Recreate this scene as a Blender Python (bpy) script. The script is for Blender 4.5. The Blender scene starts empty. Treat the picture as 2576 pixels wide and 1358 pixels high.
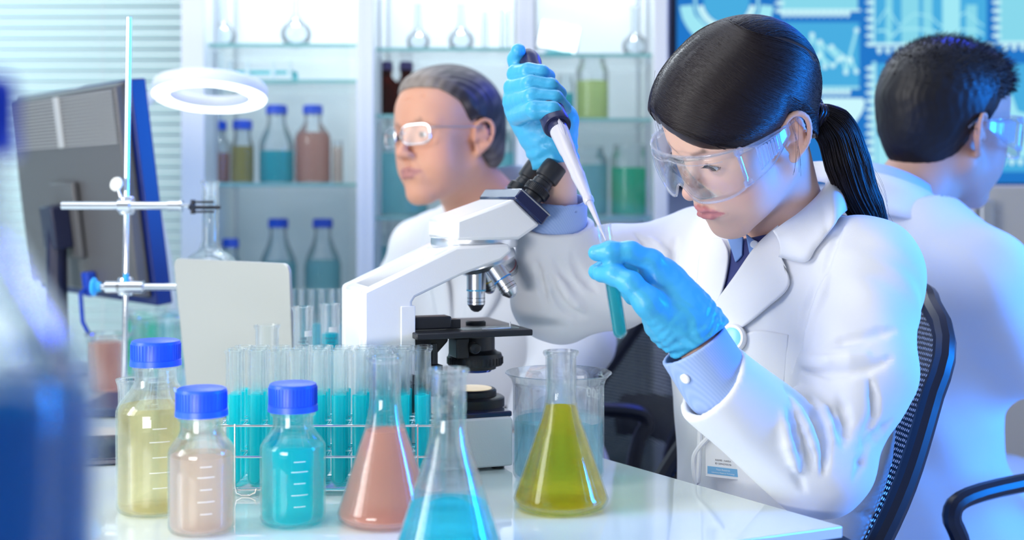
import bpy, math, random
import numpy as np
from mathutils import Vector, Matrix
random.seed(7)
PI = math.pi
SC = bpy.context.scene
COL = SC.collection

# ------------------------------------------------------------------ camera
FPX, CX, HY, CZ = 3200.0, 1288.0, 490.0, 1.08      # focal length in px, principal column, horizon row, eye height
cam_d = bpy.data.cameras.new('camera'); cam = bpy.data.objects.new('camera', cam_d); COL.objects.link(cam)
cam.location = (0, 0, CZ); cam.rotation_euler = (PI/2, 0, 0)
cam_d.sensor_width = 36.0; cam_d.lens = FPX/2576*36.0
cam_d.shift_y = -(679.0-HY)/2576.0
cam_d.clip_start = 0.02
cam_d.dof.use_dof = True; cam_d.dof.focus_distance = 1.44; cam_d.dof.aperture_fstop = 3.1
SC.camera = cam

# ------------------------------------------------------------------ world, lights, exposure
SC.view_settings.view_transform = 'Standard'; SC.view_settings.look = 'None'
SC.view_settings.exposure = 0.04; SC.view_settings.gamma = 1.0; SC.view_settings.use_curve_mapping = False
SC.cycles.max_bounces = 14; SC.cycles.transparent_max_bounces = 24; SC.cycles.transmission_bounces = 12
SC.cycles.diffuse_bounces = 4; SC.cycles.glossy_bounces = 5
SC.cycles.sample_clamp_indirect = 6.0; SC.cycles.blur_glossy = 0.6
SC.cycles.use_denoising = True
w = bpy.data.worlds.new('world'); SC.world = w; w.use_nodes = True
w.node_tree.nodes['Background'].inputs[0].default_value = (0.84, 0.90, 1.0, 1)
w.node_tree.nodes['Background'].inputs[1].default_value = 0.33

def area(name, loc, target, size, power, color, sy=None, spread=None):
    d = bpy.data.lights.new(name, 'AREA'); d.energy = power; d.color = color
    d.size = size
    if sy: d.shape = 'RECTANGLE'; d.size_y = sy
    if spread: d.spread = spread
    o = bpy.data.objects.new(name, d); COL.objects.link(o); o.location = loc
    v = Vector(target) - Vector(loc); o.rotation_euler = v.to_track_quat('-Z', 'Y').to_euler()
    return o
area('ceiling_panel_light', (-0.75, 1.15, 2.62), (-0.45, 1.3, 0), 1.3, 12, (0.97, 0.98, 1.0), 1.2)
area('ceiling_panel_light', (0.1, 2.7, 2.62), (0.1, 2.7, 0), 1.8, 10, (0.90, 0.96, 1.0), 0.7)
area('window_side_light', (-1.9, 0.55, 1.55), (0.2, 1.5, 0.95), 0.8, 34, (1.0, 0.985, 0.95), 1.1)
area('bench_front_fill', (-.48, .58, .86), (-0.02, 1.32, 0.86), 0.34, 4.2, (1.0, 0.97, 0.95), .10)  # unseen low fill added to brighten the bottles, cuff and glove undersides
area('blue_side_fill', (2.0, 1.35, 1.25), (0.45, 1.55, 0.95), 0.5, 13, (0.0, 0.22, 1.0), 0.9, spread=1.15)  # unseen blue lamp added off frame for the blue on right-hand sides
area('blue_rim_light', (1.2, 2.9, 2.2), (0.35, 1.5, 1.15), 0.3, 14, (0.005, 0.04, 1.0), .4)

# ------------------------------------------------------------------ pixel rays
def P(px, py, Y):
    return np.array([(px-CX)/FPX*Y, Y, CZ-(py-HY)/FPX*Y])
TZ = 0.75                                             # table top
def PT(px, py):                                       # point of the table top under a pixel
    Y = (CZ-TZ)*FPX/(py-HY); return P(px, py, Y)
# ------------------------------------------------------------------ materials
MC = {}
def nt(m): return m.node_tree.nodes, m.node_tree.links
def mat(name, col, rough=0.5, metal=0.0, spec=0.5, trans=0.0, ior=1.45, emit=None, es=0.0, coat=0.0, sss=0.0, bump=None, var=0.0, sheen=0.0):
    if name in MC: return MC[name]
    m = bpy.data.materials.new(name); m.use_nodes = True; N, L = nt(m)
    b = N['Principled BSDF']
    b.inputs['Base Color'].default_value = (*col, 1); b.inputs['Roughness'].default_value = rough
    b.inputs['Metallic'].default_value = metal; b.inputs['IOR'].default_value = ior
    b.inputs['Specular IOR Level'].default_value = spec; b.inputs['Transmission Weight'].default_value = trans
    b.inputs['Coat Weight'].default_value = coat
    if sss:
        b.inputs['Subsurface Weight'].default_value = sss; b.inputs['Subsurface Radius'].default_value = (1, .35, .2)
        b.inputs['Subsurface Scale'].default_value = .012
    if sheen: b.inputs['Sheen Weight'].default_value = sheen
    if emit: b.inputs['Emission Color'].default_value = (*emit, 1); b.inputs['Emission Strength'].default_value = es
    if var or bump:
        tc = N.new('ShaderNodeTexCoord')
    if var:
        n = N.new('ShaderNodeTexNoise'); n.inputs['Scale'].default_value = 9; n.inputs['Detail'].default_value = 4
        L.new(tc.outputs['Object'], n.inputs['Vector'])
        mx = N.new('ShaderNodeMix'); mx.data_type = 'RGBA'
        mx.inputs[6].default_value = (*[c*(1-var) for c in col], 1); mx.inputs[7].default_value = (*[min(1, c*(1+var)) for c in col], 1)
        L.new(n.outputs[0], mx.inputs[0]); L.new(mx.outputs[2], b.inputs['Base Color'])
    if bump:
        sc, st, det = bump
        n = N.new('ShaderNodeTexNoise'); n.inputs['Scale'].default_value = sc; n.inputs['Detail'].default_value = det
        L.new(tc.outputs['Object'], n.inputs['Vector'])
        bp = N.new('ShaderNodeBump'); bp.inputs['Strength'].default_value = st; bp.inputs['Distance'].default_value = .004
        L.new(n.outputs[0], bp.inputs['Height']); L.new(bp.outputs[0], b.inputs['Normal'])
    MC[name] = m; return m
def clear_mat(name, tint, ior, refr=0.5, rough=0.0, milk=0.0, milkcol=None):
    """glass or liquid: refracting glass mixed with straight-through transparency, a little milky scatter"""
    if name in MC: return MC[name]
    m = bpy.data.materials.new(name); m.use_nodes = True; N, L = nt(m); N.remove(N['Principled BSDF'])
    out = N['Material Output']
    g = N.new('ShaderNodeBsdfGlass'); g.inputs['Color'].default_value = (*tint, 1); g.inputs['IOR'].default_value = ior; g.inputs['Roughness'].default_value = rough
    t = N.new('ShaderNodeBsdfTransparent'); t.inputs['Color'].default_value = (*tint, 1)
    mx = N.new('ShaderNodeMixShader'); mx.inputs[0].default_value = refr
    L.new(t.outputs[0], mx.inputs[1]); L.new(g.outputs[0], mx.inputs[2])
    last = mx
    if milk:
        d = N.new('ShaderNodeBsdfDiffuse'); d.inputs['Color'].default_value = (*(milkcol or tint), 1)
        tr = N.new('ShaderNodeBsdfTranslucent'); tr.inputs['Color'].default_value = (*(milkcol or tint), 1)
        a = N.new('ShaderNodeMixShader'); a.inputs[0].default_value = .6
        L.new(d.outputs[0], a.inputs[1]); L.new(tr.outputs[0], a.inputs[2])
        m2 = N.new('ShaderNodeMixShader'); m2.inputs[0].default_value = milk
        L.new(mx.outputs[0], m2.inputs[1]); L.new(a.outputs[0], m2.inputs[2]); last = m2
    L.new(last.outputs[0], out.inputs[0])
    MC[name] = m; return m
def thin_glass(name, tint=(1, 1, 1), refl=1.0, haze=0.0):
    if name in MC: return MC[name]
    m = bpy.data.materials.new(name); m.use_nodes = True; N, L = nt(m); N.remove(N['Principled BSDF'])
    t = N.new('ShaderNodeBsdfTransparent'); t.inputs['Color'].default_value = (*tint, 1)
    g = N.new('ShaderNodeBsdfGlossy'); g.inputs['Roughness'].default_value = .02
    f = N.new('ShaderNodeFresnel'); f.inputs['IOR'].default_value = 1.45
    mu = N.new('ShaderNodeMath'); mu.operation = 'MULTIPLY'; mu.inputs[1].default_value = refl
    L.new(f.outputs[0], mu.inputs[0])
    mx = N.new('ShaderNodeMixShader'); L.new(mu.outputs[0], mx.inputs[0]); L.new(t.outputs[0], mx.inputs[1]); L.new(g.outputs[0], mx.inputs[2])
    last = mx
    if haze:
        d = N.new('ShaderNodeBsdfDiffuse'); d.inputs['Color'].default_value = (.9, .95, 1, 1)
        m2 = N.new('ShaderNodeMixShader'); m2.inputs[0].default_value = haze
        L.new(mx.outputs[0], m2.inputs[1]); L.new(d.outputs[0], m2.inputs[2]); last = m2
    L.new(last.outputs[0], N['Material Output'].inputs[0])
    MC[name] = m; return m

# ------------------------------------------------------------------ object helpers
ORG = {}
def tag(o, label=None, cat=None, group=None, kind=None):
    if label: o['label'] = label
    if cat: o['category'] = cat
    if group: o['group'] = group
    if kind: o['kind'] = kind
    return o
def thing(name, loc, label, cat, group=None, rot=None):
    o = bpy.data.objects.new(name, None); COL.objects.link(o); o.location = loc
    if rot: o.rotation_euler = rot
    o.empty_display_size = .05
    ORG[o.name] = np.array(loc, float)
    return tag(o, label, cat, group)
class MB:
    """collects vertices and faces of one mesh"""
    def __init__(s): s.v = []; s.f = []
    def add(s, v, f):
        n = len(s.v); s.v.extend([tuple(map(float, a)) for a in v]); s.f.extend([tuple(i+n for i in q) for q in f]); return s
    def box(s, c, d, R=None):
        x, y, z = d[0]/2, d[1]/2, d[2]/2
        v = [(a*x, b*y, e*z) for a in (-1, 1) for b in (-1, 1) for e in (-1, 1)]
        if R is not None: v = [tuple(R @ Vector(a)) for a in v]
        v = [(a[0]+c[0], a[1]+c[1], a[2]+c[2]) for a in v]
        return s.add(v, [(0, 1, 3, 2), (4, 6, 7, 5), (0, 4, 5, 1), (2, 3, 7, 6), (0, 2, 6, 4), (1, 5, 7, 3)])
    def lathe(s, prof, n=32, c=(0, 0, 0), M=None, closed=False):
        """prof: list of (r, z); r == 0 makes a pole"""
        v = []; rings = []
        for r, z in prof:
            if r <= 1e-7: rings.append([len(v)]); v.append((0, 0, z))
            else:
                rings.append(list(range(len(v), len(v)+n)))
                v += [(r*math.cos(2*PI*k/n), r*math.sin(2*PI*k/n), z) for k in range(n)]
        f = []
        pairs = list(zip(rings, rings[1:])) + ([(rings[-1], rings[0])] if closed else [])
        for a, b in pairs:
            for k in range(n):
                k2 = (k+1) % n
                if len(a) == 1 and len(b) == 1: continue
                if len(a) == 1: f.append((a[0], b[k2], b[k]))
                elif len(b) == 1: f.append((a[k], a[k2], b[0]))
                else: f.append((a[k], a[k2], b[k2], b[k]))
        if M is not None: v = [tuple(M @ Vector(a)) for a in v]
        v = [(a[0]+c[0], a[1]+c[1], a[2]+c[2]) for a in v]
        return s.add(v, f)
    def cyl(s, a, b, r, r2=None, n=20, cap=True):
        a = Vector(a); b = Vector(b); d = b-a; M = d.to_track_quat('Z', 'Y').to_matrix()
        r2 = r if r2 is None else r2
        p = ([(0, 0)] if cap else []) + [(r, 0), (r2, d.length)] + ([(0, d.length)] if cap else [])
        return s.lathe(p, n, a, M)
    def axl(s, a, b, prof, n=24):
        """lathe along the line a-b; prof (r, t) with t in metres from a"""
        a = Vector(a); b = Vector(b); M = (b-a).to_track_quat('Z', 'Y').to_matrix()
        return s.lathe(prof, n, a, M)
    def tube(s, pts, r, n=8, closed=False):
        P_ = [Vector(p) for p in pts]; m = len(P_)
        rr = r if hasattr(r, '__len__') else [r]*m
        up = Vector((0, 0, 1)); v = []; prev = None
        for i in range(m):
            if closed: t = P_[(i+1) % m]-P_[i-1]
            else: t = P_[min(i+1, m-1)]-P_[max(i-1, 0)]
            t.normalize()
            if prev is None:
                q = up if abs(t.z) < .9 else Vector((1, 0, 0)); nrm = (q - t*q.dot(t)).normalized()
            else:
                nrm = prev - t*prev.dot(t)
                nrm = nrm.normalized() if nrm.length > 1e-6 else prev
            prev = nrm; bn = t.cross(nrm)
            for k in range(n):
                a = 2*PI*k/n; v.append(P_[i] + (nrm*math.cos(a)+bn*math.sin(a))*rr[i])
        f = []
        for i in range(m if closed else m-1):
            j = (i+1) % m
            for k in range(n):
                k2 = (k+1) % n; f.append((i*n+k, i*n+k2, j*n+k2, j*n+k))
        if not closed:
            f.append(tuple(range(n))[::-1]); f.append(tuple((m-1)*n+k for k in range(n)))
        return s.add(v, f)
    def prism(s, poly, w0, w1, fn):
        """poly in (a, z), extruded over w; fn(a, w, z) -> world"""
        n = len(poly)
        v = [fn(a, w0, z) for a, z in poly] + [fn(a, w1, z) for a, z in poly]
        f = [tuple(range(n)), tuple(range(2*n-1, n-1, -1))] + [(i, i+n, (i+1) % n+n, (i+1) % n) for i in range(n)]
        return s.add(v, f)
    def grid(s, fn, nu, nv, cu=False):
        v = [fn(i/(nu if cu else nu-1), j/(nv-1)) for i in range(nu) for j in range(nv)]
        f = []
        for i in range(nu if cu else nu-1):
            for j in range(nv-1):
                i2 = (i+1) % nu; f.append((i*nv+j, i2*nv+j, i2*nv+j+1, i*nv+j+1))
        return s.add(v, f)
    def build(s, name, m, parent=None, smooth=True, bevel=0, world=False, solid=0, fix=True, seg=2, angle=35):
        return mesh_obj(name, s.v, s.f, m, parent, smooth, bevel, world, solid, fix, seg, angle)
def root_org(o):
    x = np.zeros(3)
    while o is not None: x = x + np.array(o.location); o = o.parent
    return x
def mesh_obj(name, V, F, m, parent=None, smooth=True, bevel=0, world=False, solid=0, fix=True, seg=2, angle=35):
    me = bpy.data.meshes.new(name)
    if world and parent is not None:
        og = root_org(parent); V = [(a[0]-og[0], a[1]-og[1], a[2]-og[2]) for a in V]
    me.from_pydata(V, [], F)
    if fix:
        import bmesh
        b = bmesh.new(); b.from_mesh(me); bmesh.ops.recalc_face_normals(b, faces=b.faces); b.to_mesh(me); b.free()
    me.materials.append(m)
    if smooth:
        me.shade_smooth()
        if angle: me.set_sharp_from_angle(angle=math.radians(angle))
    o = bpy.data.objects.new(name, me); COL.objects.link(o)
    if parent is not None: o.parent = parent
    if solid:
        md = o.modifiers.new('solid', 'SOLIDIFY'); md.thickness = solid; md.offset = 0
    if bevel:
        md = o.modifiers.new('bevel', 'BEVEL'); md.width = bevel; md.segments = seg; md.limit_method = 'ANGLE'; md.angle_limit = math.radians(40)
    return o
def recentre(o):
    """move a top-level world-coordinate mesh's origin to its base"""
    me = o.data; n = len(me.vertices); a = np.empty(n*3); me.vertices.foreach_get('co', a); a = a.reshape(-1, 3)
    c = np.array([(a[:, 0].min()+a[:, 0].max())/2, (a[:, 1].min()+a[:, 1].max())/2, a[:, 2].min()])
    me.vertices.foreach_set('co', (a-c).ravel()); o.location = c; return o
def dup(root, loc, label=None, group=None, rot=None, mats=None, name=None):
    """copy of a thing with its parts and sub-parts; mats maps a part name to another material (mesh copied then)"""
    def cp(o, par):
        c = o.copy(); COL.objects.link(c); c.parent = par
        base = o.name.split('.')[0]
        if mats and base in mats and o.data is not None:
            c.data = o.data.copy(); c.data.materials[0] = mats[base]
        for ch in list(o.children): cp(ch, c)
        return c
    r = cp(root, None); r.location = loc
    if rot: r.rotation_euler = rot
    if label: r['label'] = label
    if group: r['group'] = group
    elif 'group' in r and group == '': del r['group']
    return r
def text_geo(s, size):
    cu = bpy.data.curves.new('t', 'FONT'); cu.body = s; cu.size = size; cu.align_x = 'CENTER'; cu.align_y = 'CENTER'; cu.resolution_u = 3
    o = bpy.data.objects.new('t', cu); COL.objects.link(o)
    bpy.context.view_layer.update()
    me = o.evaluated_get(bpy.context.evaluated_depsgraph_get()).to_mesh()
    V = [tuple(v.co) for v in me.vertices]; F = [tuple(p.vertices) for p in me.polygons]
    o.evaluated_get(bpy.context.evaluated_depsgraph_get()).to_mesh_clear()
    bpy.data.objects.remove(o); bpy.data.curves.remove(cu)
    return V, F
def structure(o): o['kind'] = 'structure'; return o

# ------------------------------------------------------------------ common materials
WHITE = mat('white_metal', (.86, .89, .91), .35)
CHROME = mat('chrome', (.82, .85, .9), .12, 1.0)
STEEL = mat('brushed_steel', (.72, .75, .8), .28, 1.0)
BLACK = mat('black_plastic', (.012, .014, .022), .32)
BLUECAP = mat('blue_cap', (.012, .095, .72), .38)
SHEET = mat('white_paint', (.84, .87, .88), .55)
GLASS = clear_mat('clear_glass', (.985, .997, 1.0), 1.47, .45)
GLASST = clear_mat('tube_glass', (.99, 1.0, 1.0), 1.45, .25)
SHELFG = thin_glass('shelf_glass', (.965, .99, .985), .5, .03)
SHELFE = mat('shelf_glass_edge', (.30, .62, .60), .25)
# ------------------------------------------------------------------ the room
WALL = mat('wall_paint', (.70, .77, .80), .7, var=.03)
structure(MB().box((0.2, 3.17, 1.35), (4.6, .06, 2.7)).build('wall_back', WALL))
structure(MB().box((2.53, 1.3, 1.35), (.06, 3.8, 2.7)).build('wall_right', mat('wall_right_paint', (.55, .68, .82), .7)))
structure(MB().box((0.2, 1.2, -.03), (4.6, 4.1, .06)).build('floor', mat('floor_vinyl', (.62, .68, .74), .25, var=.05)))
structure(MB().box((0.2, 1.2, 2.73), (4.6, 4.1, .06)).build('ceiling', SHEET))
structure(MB().box((-2.13, 2.5, 1.35), (.06, 1.4, 2.7)).build('wall_left', WALL))
# the window behind the blinds, in front of the back wall's recess
wf = MB()
for x in (-2.06, -.745): wf.box((x, 3.10, 1.35), (.07, .08, 1.7))
wf.box((-1.4, 3.10, 2.22), (1.38, .08, .07)); wf.box((-1.4, 3.10, .50), (1.38, .08, .07))
wroot = structure(wf.build('window_1', WHITE, bevel=.004))
structure(MB().box((-1.4, 3.135, 1.35), (1.3, .006, 1.65)).build('window_2', mat('daylit_sky_pane', (.7, .9, .95), .3, emit=(.84, .96, .96), es=1.0)))
bl = thing('window_blind', (-1.4, 3.03, .5), 'white horizontal slat blind hanging in the bright window at left', 'blind')
sl = MB()
SLAT = bpy.data.materials.new('translucent_slat'); SLAT.use_nodes = True; N_, L_ = nt(SLAT); N_.remove(N_['Principled BSDF'])
d_ = N_.new('ShaderNodeBsdfDiffuse'); d_.inputs[0].default_value = (.80, .90, .93, 1)
t_ = N_.new('ShaderNodeBsdfTranslucent'); t_.inputs[0].default_value = (.84, .93, .93, 1)
m_ = N_.new('ShaderNodeMixShader'); m_.inputs[0].default_value = .45
L_.new(d_.outputs[0], m_.inputs[1]); L_.new(t_.outputs[0], m_.inputs[2]); L_.new(m_.outputs[0], N_['Material Output'].inputs[0])
z = .56
while z < 2.16:
    def sf(u, v, z=z):
        a = (v-.5)*1.1
        return (-2.03+1.26*u, 3.03+math.sin(a)*.013+.004*math.cos(a*2), z+(v-.5)*.0235)
    sl.grid(sf, 2, 5); z += .0255
sl.build('slats', SLAT, bl, world=True, solid=.0008)
MB().box((-1.4, 3.03, 2.175), (1.3, .05, .04)).build('head_rail', WHITE, bl, world=True, bevel=.003)
MB().box((-1.4, 3.03, .535), (1.28, .03, .014)).build('bottom_rail', WHITE, bl, world=True, bevel=.002)
for x in (-1.85, -.97): MB().cyl((x, 3.014, .535), (x, 3.014, 2.17), .0012, n=6).build('lift_cord', SHEET, bl, world=True)

# ------------------------------------------------------------------ glass-fronted cabinets
def PX(px, Y): return (px-CX)/FPX*Y
CF, CB = 2.75, 3.10
def cabinet(x0, x1, shelves, label, wl=.0185, wr=.0185):
    c = thing('glass_cabinet', ((x0+x1)/2, (CF+CB)/2, 0), label, 'cabinet', 'glass fronted cabinets along the back wall')
    b = MB(); D = CB-CF; ym = (CF+CB)/2
    b.box((x0+wl/2, ym, 1.0), (wl, D, 2.0)); b.box((x1-wr/2, ym, 1.0), (wr, D, 2.0))
    b.box(((x0+x1)/2, ym, 1.985), (x1-x0-wl-wr, D, .03)); b.box(((x0+x1)/2, ym, .05), (x1-x0-wl-wr, D, .10))
    b.build('cabinet_frame', WHITE, c, world=True, bevel=.002)
    MB().box(((x0+x1)/2, CB-.006, 1.035), (x1-x0-wl-wr, .008, 1.87)).build('back_panel', mat('cabinet_back', (.84, .89, .93), .5, var=.03), c, world=True)
    for z in shelves:
        MB().box(((x0+wl+x1-wr)/2, ym+.01, z-.004), (x1-x0-wl-wr-.004, D-.05, .008)).build('shelf', SHELFG, c, world=True, smooth=False)
        MB().box(((x0+wl+x1-wr)/2, CF+.032, z-.004), (x1-x0-wl-wr-.004, .003, .0078)).build('shelf_edge', SHELFE, c, world=True, smooth=False)
        for xx in (x0+wl+.004, x1-wr-.004):
            for yy in (CF+.08, CB-.06): MB().cyl((xx-.006, yy, z-.011), (xx+.006, yy, z-.011), .003, n=8).build('shelf_peg', CHROME, c, world=True)
    dr = MB(); xm = (x0+x1)/2
    dr.box((xm, CF+.006, 1.035), (x1-x0-wl-wr, .004, 1.87)); dr.build('glass_door', thin_glass('door_pane', (.97, .99, 1), .6), c, world=True, smooth=False)
    for xx in (x0+wl+.004, x1-wr-.004):
        for yy in (CF+.10, CB-.04): MB().box((xx, yy, 1.035), (.006, .014, 1.85)).build('shelf_rail', STEEL, c, world=True)
    return c
XB = [PX(455, CF), PX(918, CF), PX(1322, CF), PX(1680, CF)]
SH1 = [1.411, 1.332, 1.106, .81, .45]; SH2 = [1.402, 1.256, 1.033, .80, .45]; SH3 = [1.389, 1.248, 1.033, .80, .45]
for k_ in range(3): area('cabinet_fill_light', ((XB[k_]+XB[k_+1])/2, 2.80, 1.95), ((XB[k_]+XB[k_+1])/2, 2.95, 0), .3, 3.6, (.95, .98, 1.0), .04)  # area lights added inside the cabinets to lighten their interiors, no visible fixture
cabinet(XB[0], XB[1], SH1, 'glass cabinet next to the window holding blue capped bottles', wl=.050)
cabinet(XB[1], XB[2], SH2, 'glass cabinet behind the older man with amber bottles')
cabinet(XB[2], XB[3], SH3, 'glass cabinet beside the wall screen with yellow and green jars', wr=.03)

# ------------------------------------------------------------------ bottles and flasks
def bottle_proto(name, R, H, capr, caph, neckr, shoulder, liq, liqmat, glass=GLASS, capm=BLUECAP, wall=.0022, label='', cat='bottle', n=40, group=None, cap=True, lip=True):
    """screw-cap lab bottle: foot at z=0"""
    t = thing(name, (0, 0, 0), label, cat, group)
    zn = H-caph-.006 if cap else H
    zs = shoulder
    def outer(z):
        if z < .006: return R-.006+math.sqrt(max(0, .006**2-(.006-z)**2))
        if z < zs: return R
        if z > zn-.008: return neckr
        u = (z-zs)/(zn-.008-zs)
        s = .5+.5*math.cos(PI*u)
        return neckr+(R-neckr)*(s*.75+(1-u)*.25)
    zz = [0, .0012, .003, .006]+list(np.linspace(.012, zs, 4))+list(np.linspace(zs, zn-.008, 16))[1:]+[H-.002 if cap else H-.0015]
    po = [(0, .0005)]+[(outer(z), z) for z in zz]
    if not cap: po += [(neckr+.002, H-.001), (neckr+.0015, H+.0005), (neckr-wall*.4, H)]
    pin = [(max(outer(z)-wall, .002), z+(.002 if z < .01 else 0)) for z in zz[1:]][::-1]
    thin_ = glass.name.startswith('cabinet')
    MB().lathe(po if thin_ else po+pin+[(0, .003)], n).build('glass_body', glass, t, angle=50)
    if liq:
        zl = [z for z in zz if z < liq]+[liq]
        g = .00015
        pl = [(0, .0031)]+[(max(outer(z)-wall-g, .002), z+(.0022 if z < .01 else 0)) for z in zl[1:]]+[(0, liq)]
        MB().lathe(pl, n).build('liquid', liqmat, t, angle=40)
    if cap:
        b = MB(); z0 = H-caph
        p = [(0, H), (capr-.003, H), (capr-.0008, H-.001), (capr, H-.0035), (capr, z0+.0065), (capr+.0008, z0+.006), (capr+.0012, z0), (neckr+.0006, z0), (neckr+.0006, z0+.0005)]
        b.lathe(p[::-1], 48)
        c = b.build('screw_cap', capm, t, angle=40)
        r = MB()
        for k in range(44):
            a = 2*PI*k/44
            r.box((math.cos(a)*capr, math.sin(a)*capr, (z0+.0065+H-.0035)/2), (.0011, .0011, H-.0035-z0-.0075), Matrix.Rotation(a, 3, 'Z'))
        r.build('grip_ribs', capm, c, smooth=False)
        MB().lathe([(neckr, z0-.0045), (neckr+.0022, z0-.004), (neckr+.0022, z0-.0015), (neckr, z0-.001)], n).build('pour_ring', glass, t)
    return t
def liq(name, tint, milk=.10, refr=.5, mc=None): return clear_mat('liquid_'+name, tint, 1.33, refr, milk=milk, milkcol=mc)
L_CYAN = liq('cyan', (.10, .80, .86), .45, .4, mc=(.08, .78, .86)); L_CYANP = liq('pale_cyan', (.62, .93, .96), .35, mc=(.45, .86, .90)); L_PINK = liq('pink', (.95, .68, .60), .35, mc=(.90, .52, .44))
L_OLIVE = liq('olive', (.85, .74, .30), .4, mc=(.70, .58, .16)); L_STRAW = liq('straw', (1, .93, .68), .16, .35, mc=(.98, .84, .45)); L_CORAL = liq('coral', (1, .80, .73), .58, .35, mc=(1, .54, .40))
L_YEL = liq('yellow', (1, .90, .20), .13, .35, mc=(1, .76, .01)); L_GREEN = liq('green', (.20, .90, .70), .5, mc=(.1, .85, .6)); L_YG = liq('yellow_green', (.88, .94, .62), .4, mc=(.80, .88, .42))
AMBER = clear_mat('amber_glass', (.30, .035, .02), 1.45, .5, milk=.3, milkcol=(.22, .02, .015)); G2 = thin_glass('cabinet_glassware', (.96, .98, .99), .8, .05)
DRKCAP = mat('amber_stopper', (.04, .03, .12), .4)
YB = 2.89
def S(pxv): return pxv/FPX*YB
def cab_bottle(px, ztop_v, w, shelf, liqv, lm, label, capw=50, cap=True, glass=G2, capm=BLUECAP, neck=None, shoulder=.62, cat='bottle', Y=YB, name='reagent_bottle', group='coloured bottles in the glass cabinets'):
    H = CZ-(ztop_v-HY)/FPX*Y-shelf; R = w/2/FPX*Y
    lz = (CZ-(liqv-HY)/FPX*Y-shelf) if liqv else 0
    t = bottle_proto(name, R, H, capw/2/FPX*Y, 22/FPX*Y if cap else 0, neck/2/FPX*Y if neck else capw/2/FPX*Y*.86, H*shoulder, lz, lm, glass, capm, label=label, n=28, cap=cap, group=group, cat=cat)
    t.location = (PX(px, Y), Y, shelf+.0003); return t
s = SH1[2]
cab_bottle(547, 305, 64, s, 385, L_PINK, 'blue capped bottle of pale pink liquid at the left end of its shelf', 46)
cab_bottle(610, 303, 58, s, 368, L_OLIVE, 'blue capped bottle of olive yellow liquid on the cabinet shelf', 48, shoulder=.55)
cab_bottle(696, 265, 88, s, 380, L_CYAN, 'tall blue capped bottle of cyan liquid on the cabinet shelf', 52, shoulder=.48)
cab_bottle(787, 265, 90, s, 334, L_PINK, 'wide blue capped bottle of salmon liquid on the cabinet shelf', 48, shoulder=.58)
cab_bottle(849, 355, 28, s, 370, liq('pale_pink', (.98, .85, .78), .4), 'small uncapped tube of pale pink liquid beside the salmon bottle', 22, cap=False, cat='tube', name='sample_tube', shoulder=.9, neck=24)
s = SH1[3]
cab_bottle(700, 550, 92, s, 660, L_CYANP, 'blue capped clear bottle on the lower shelf, left of two', 49, shoulder=.5)
cab_bottle(812, 550, 92, s, 655, L_CYANP, 'blue capped clear bottle on the lower shelf, right of two', 49, shoulder=.5)
cab_bottle(580, 600, 80, s, 680, L_CYANP, 'short blue capped bottle seen through the round flask', 40, shoulder=.5)
s = SH2[1]
cab_bottle(973, 155, 56, s, 190, AMBER, 'amber bottle nearest the cabinet post, dark stopper', 30, glass=AMBER, capm=DRKCAP, shoulder=.60)
cab_bottle(1022, 155, 50, s, 190, AMBER, 'amber bottle with flared lip behind the older man\'s forehead', 34, glass=AMBER, capm=DRKCAP, shoulder=.60, Y=2.97)
s = SH2[2]
cab_bottle(1012, 330, 130, s, 385, L_CYANP, 'wide glass jar of pale cyan liquid behind the older man\'s face', 100, cap=False, cat='jar', name='storage_jar', shoulder=.85, neck=112)
cab_bottle(1240, 330, 110, s, 385, L_CYANP, 'wide glass jar of cyan liquid behind the gloved hand', 90, cap=False, cat='jar', name='storage_jar', shoulder=.85, neck=95)
s = SH3[1]
cab_bottle(1490, 140, 82, s, 205, L_YG, 'glass jar of yellow green liquid on the middle shelf', 60, cap=False, cat='jar', name='storage_jar', shoulder=.75, neck=60)
cab_bottle(1423, 190, 44, s, 235, L_CYAN, 'small jar of cyan liquid behind the raised gloved hand', 36, cap=False, cat='jar', name='storage_jar', shoulder=.8, neck=36, Y=2.95)
s = SH3[2]
cab_bottle(1586, 365, 100, s, 422, L_GREEN, 'glass jar of bright green liquid beside the wall screen', 80, cap=False, cat='jar', name='storage_jar', shoulder=.8, neck=84)
cab_bottle(1475, 370, 108, s, 415, L_CYANP, 'glass jar of light blue liquid left of the green one', 80, cap=False, cat='jar', name='storage_jar', shoulder=.8, neck=84)
s = SH2[3]; cab_bottle(975, 590, 60, s, 620, L_CYANP, 'low jar of cyan liquid beside the cabinet post', 50, cap=False, cat='jar', name='storage_jar', shoulder=.8, neck=54)
s = SH3[3]; cab_bottle(1600, 570, 60, s, 640, G2, 'clear empty jar on the lowest visible cabinet shelf', 50, cap=False, cat='jar', name='storage_jar', shoulder=.8, neck=54)
# clear glassware on the top shelves
def top_flask(px, v, w, shelf, label, Y=YB, tall=False):
    H = CZ-(v-HY)/FPX*Y-shelf; R = w/2/FPX*Y
    if tall: prof = [(0, .001), (R, .001), (R*.95, .008), (R*.55, .01), (R*.55, H-.006), (R*.75, H), (R*.5, H-.001), (R*.5, .012), (0, .012)]
    else:
        prof = [(0, .001)]+[(R*math.sin(a), R*.9-R*.9*math.cos(a)+.001) for a in np.linspace(.3, 2.6, 12)]+[(R*.28, R*2.1), (R*.28, H-.004), (R*.4, H), (R*.22, H-.001), (R*.22, R*2.1)]+[(R*.96*math.sin(a), R*.9-R*.86*math.cos(a)+.001) for a in np.linspace(2.6, .3, 12)]+[(0, .003)]
    o = MB().lathe(prof, 28).build('measuring_cylinder' if tall else 'glass_flask', G2)
    o.location = (PX(px, Y), Y, shelf+.0002); tag(o, label, 'cylinder' if tall else 'flask', 'clear glassware on the top cabinet shelves')
top_flask(560, -5, 70, SH1[0], 'round clear flask on the top shelf, nearest the window')
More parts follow.
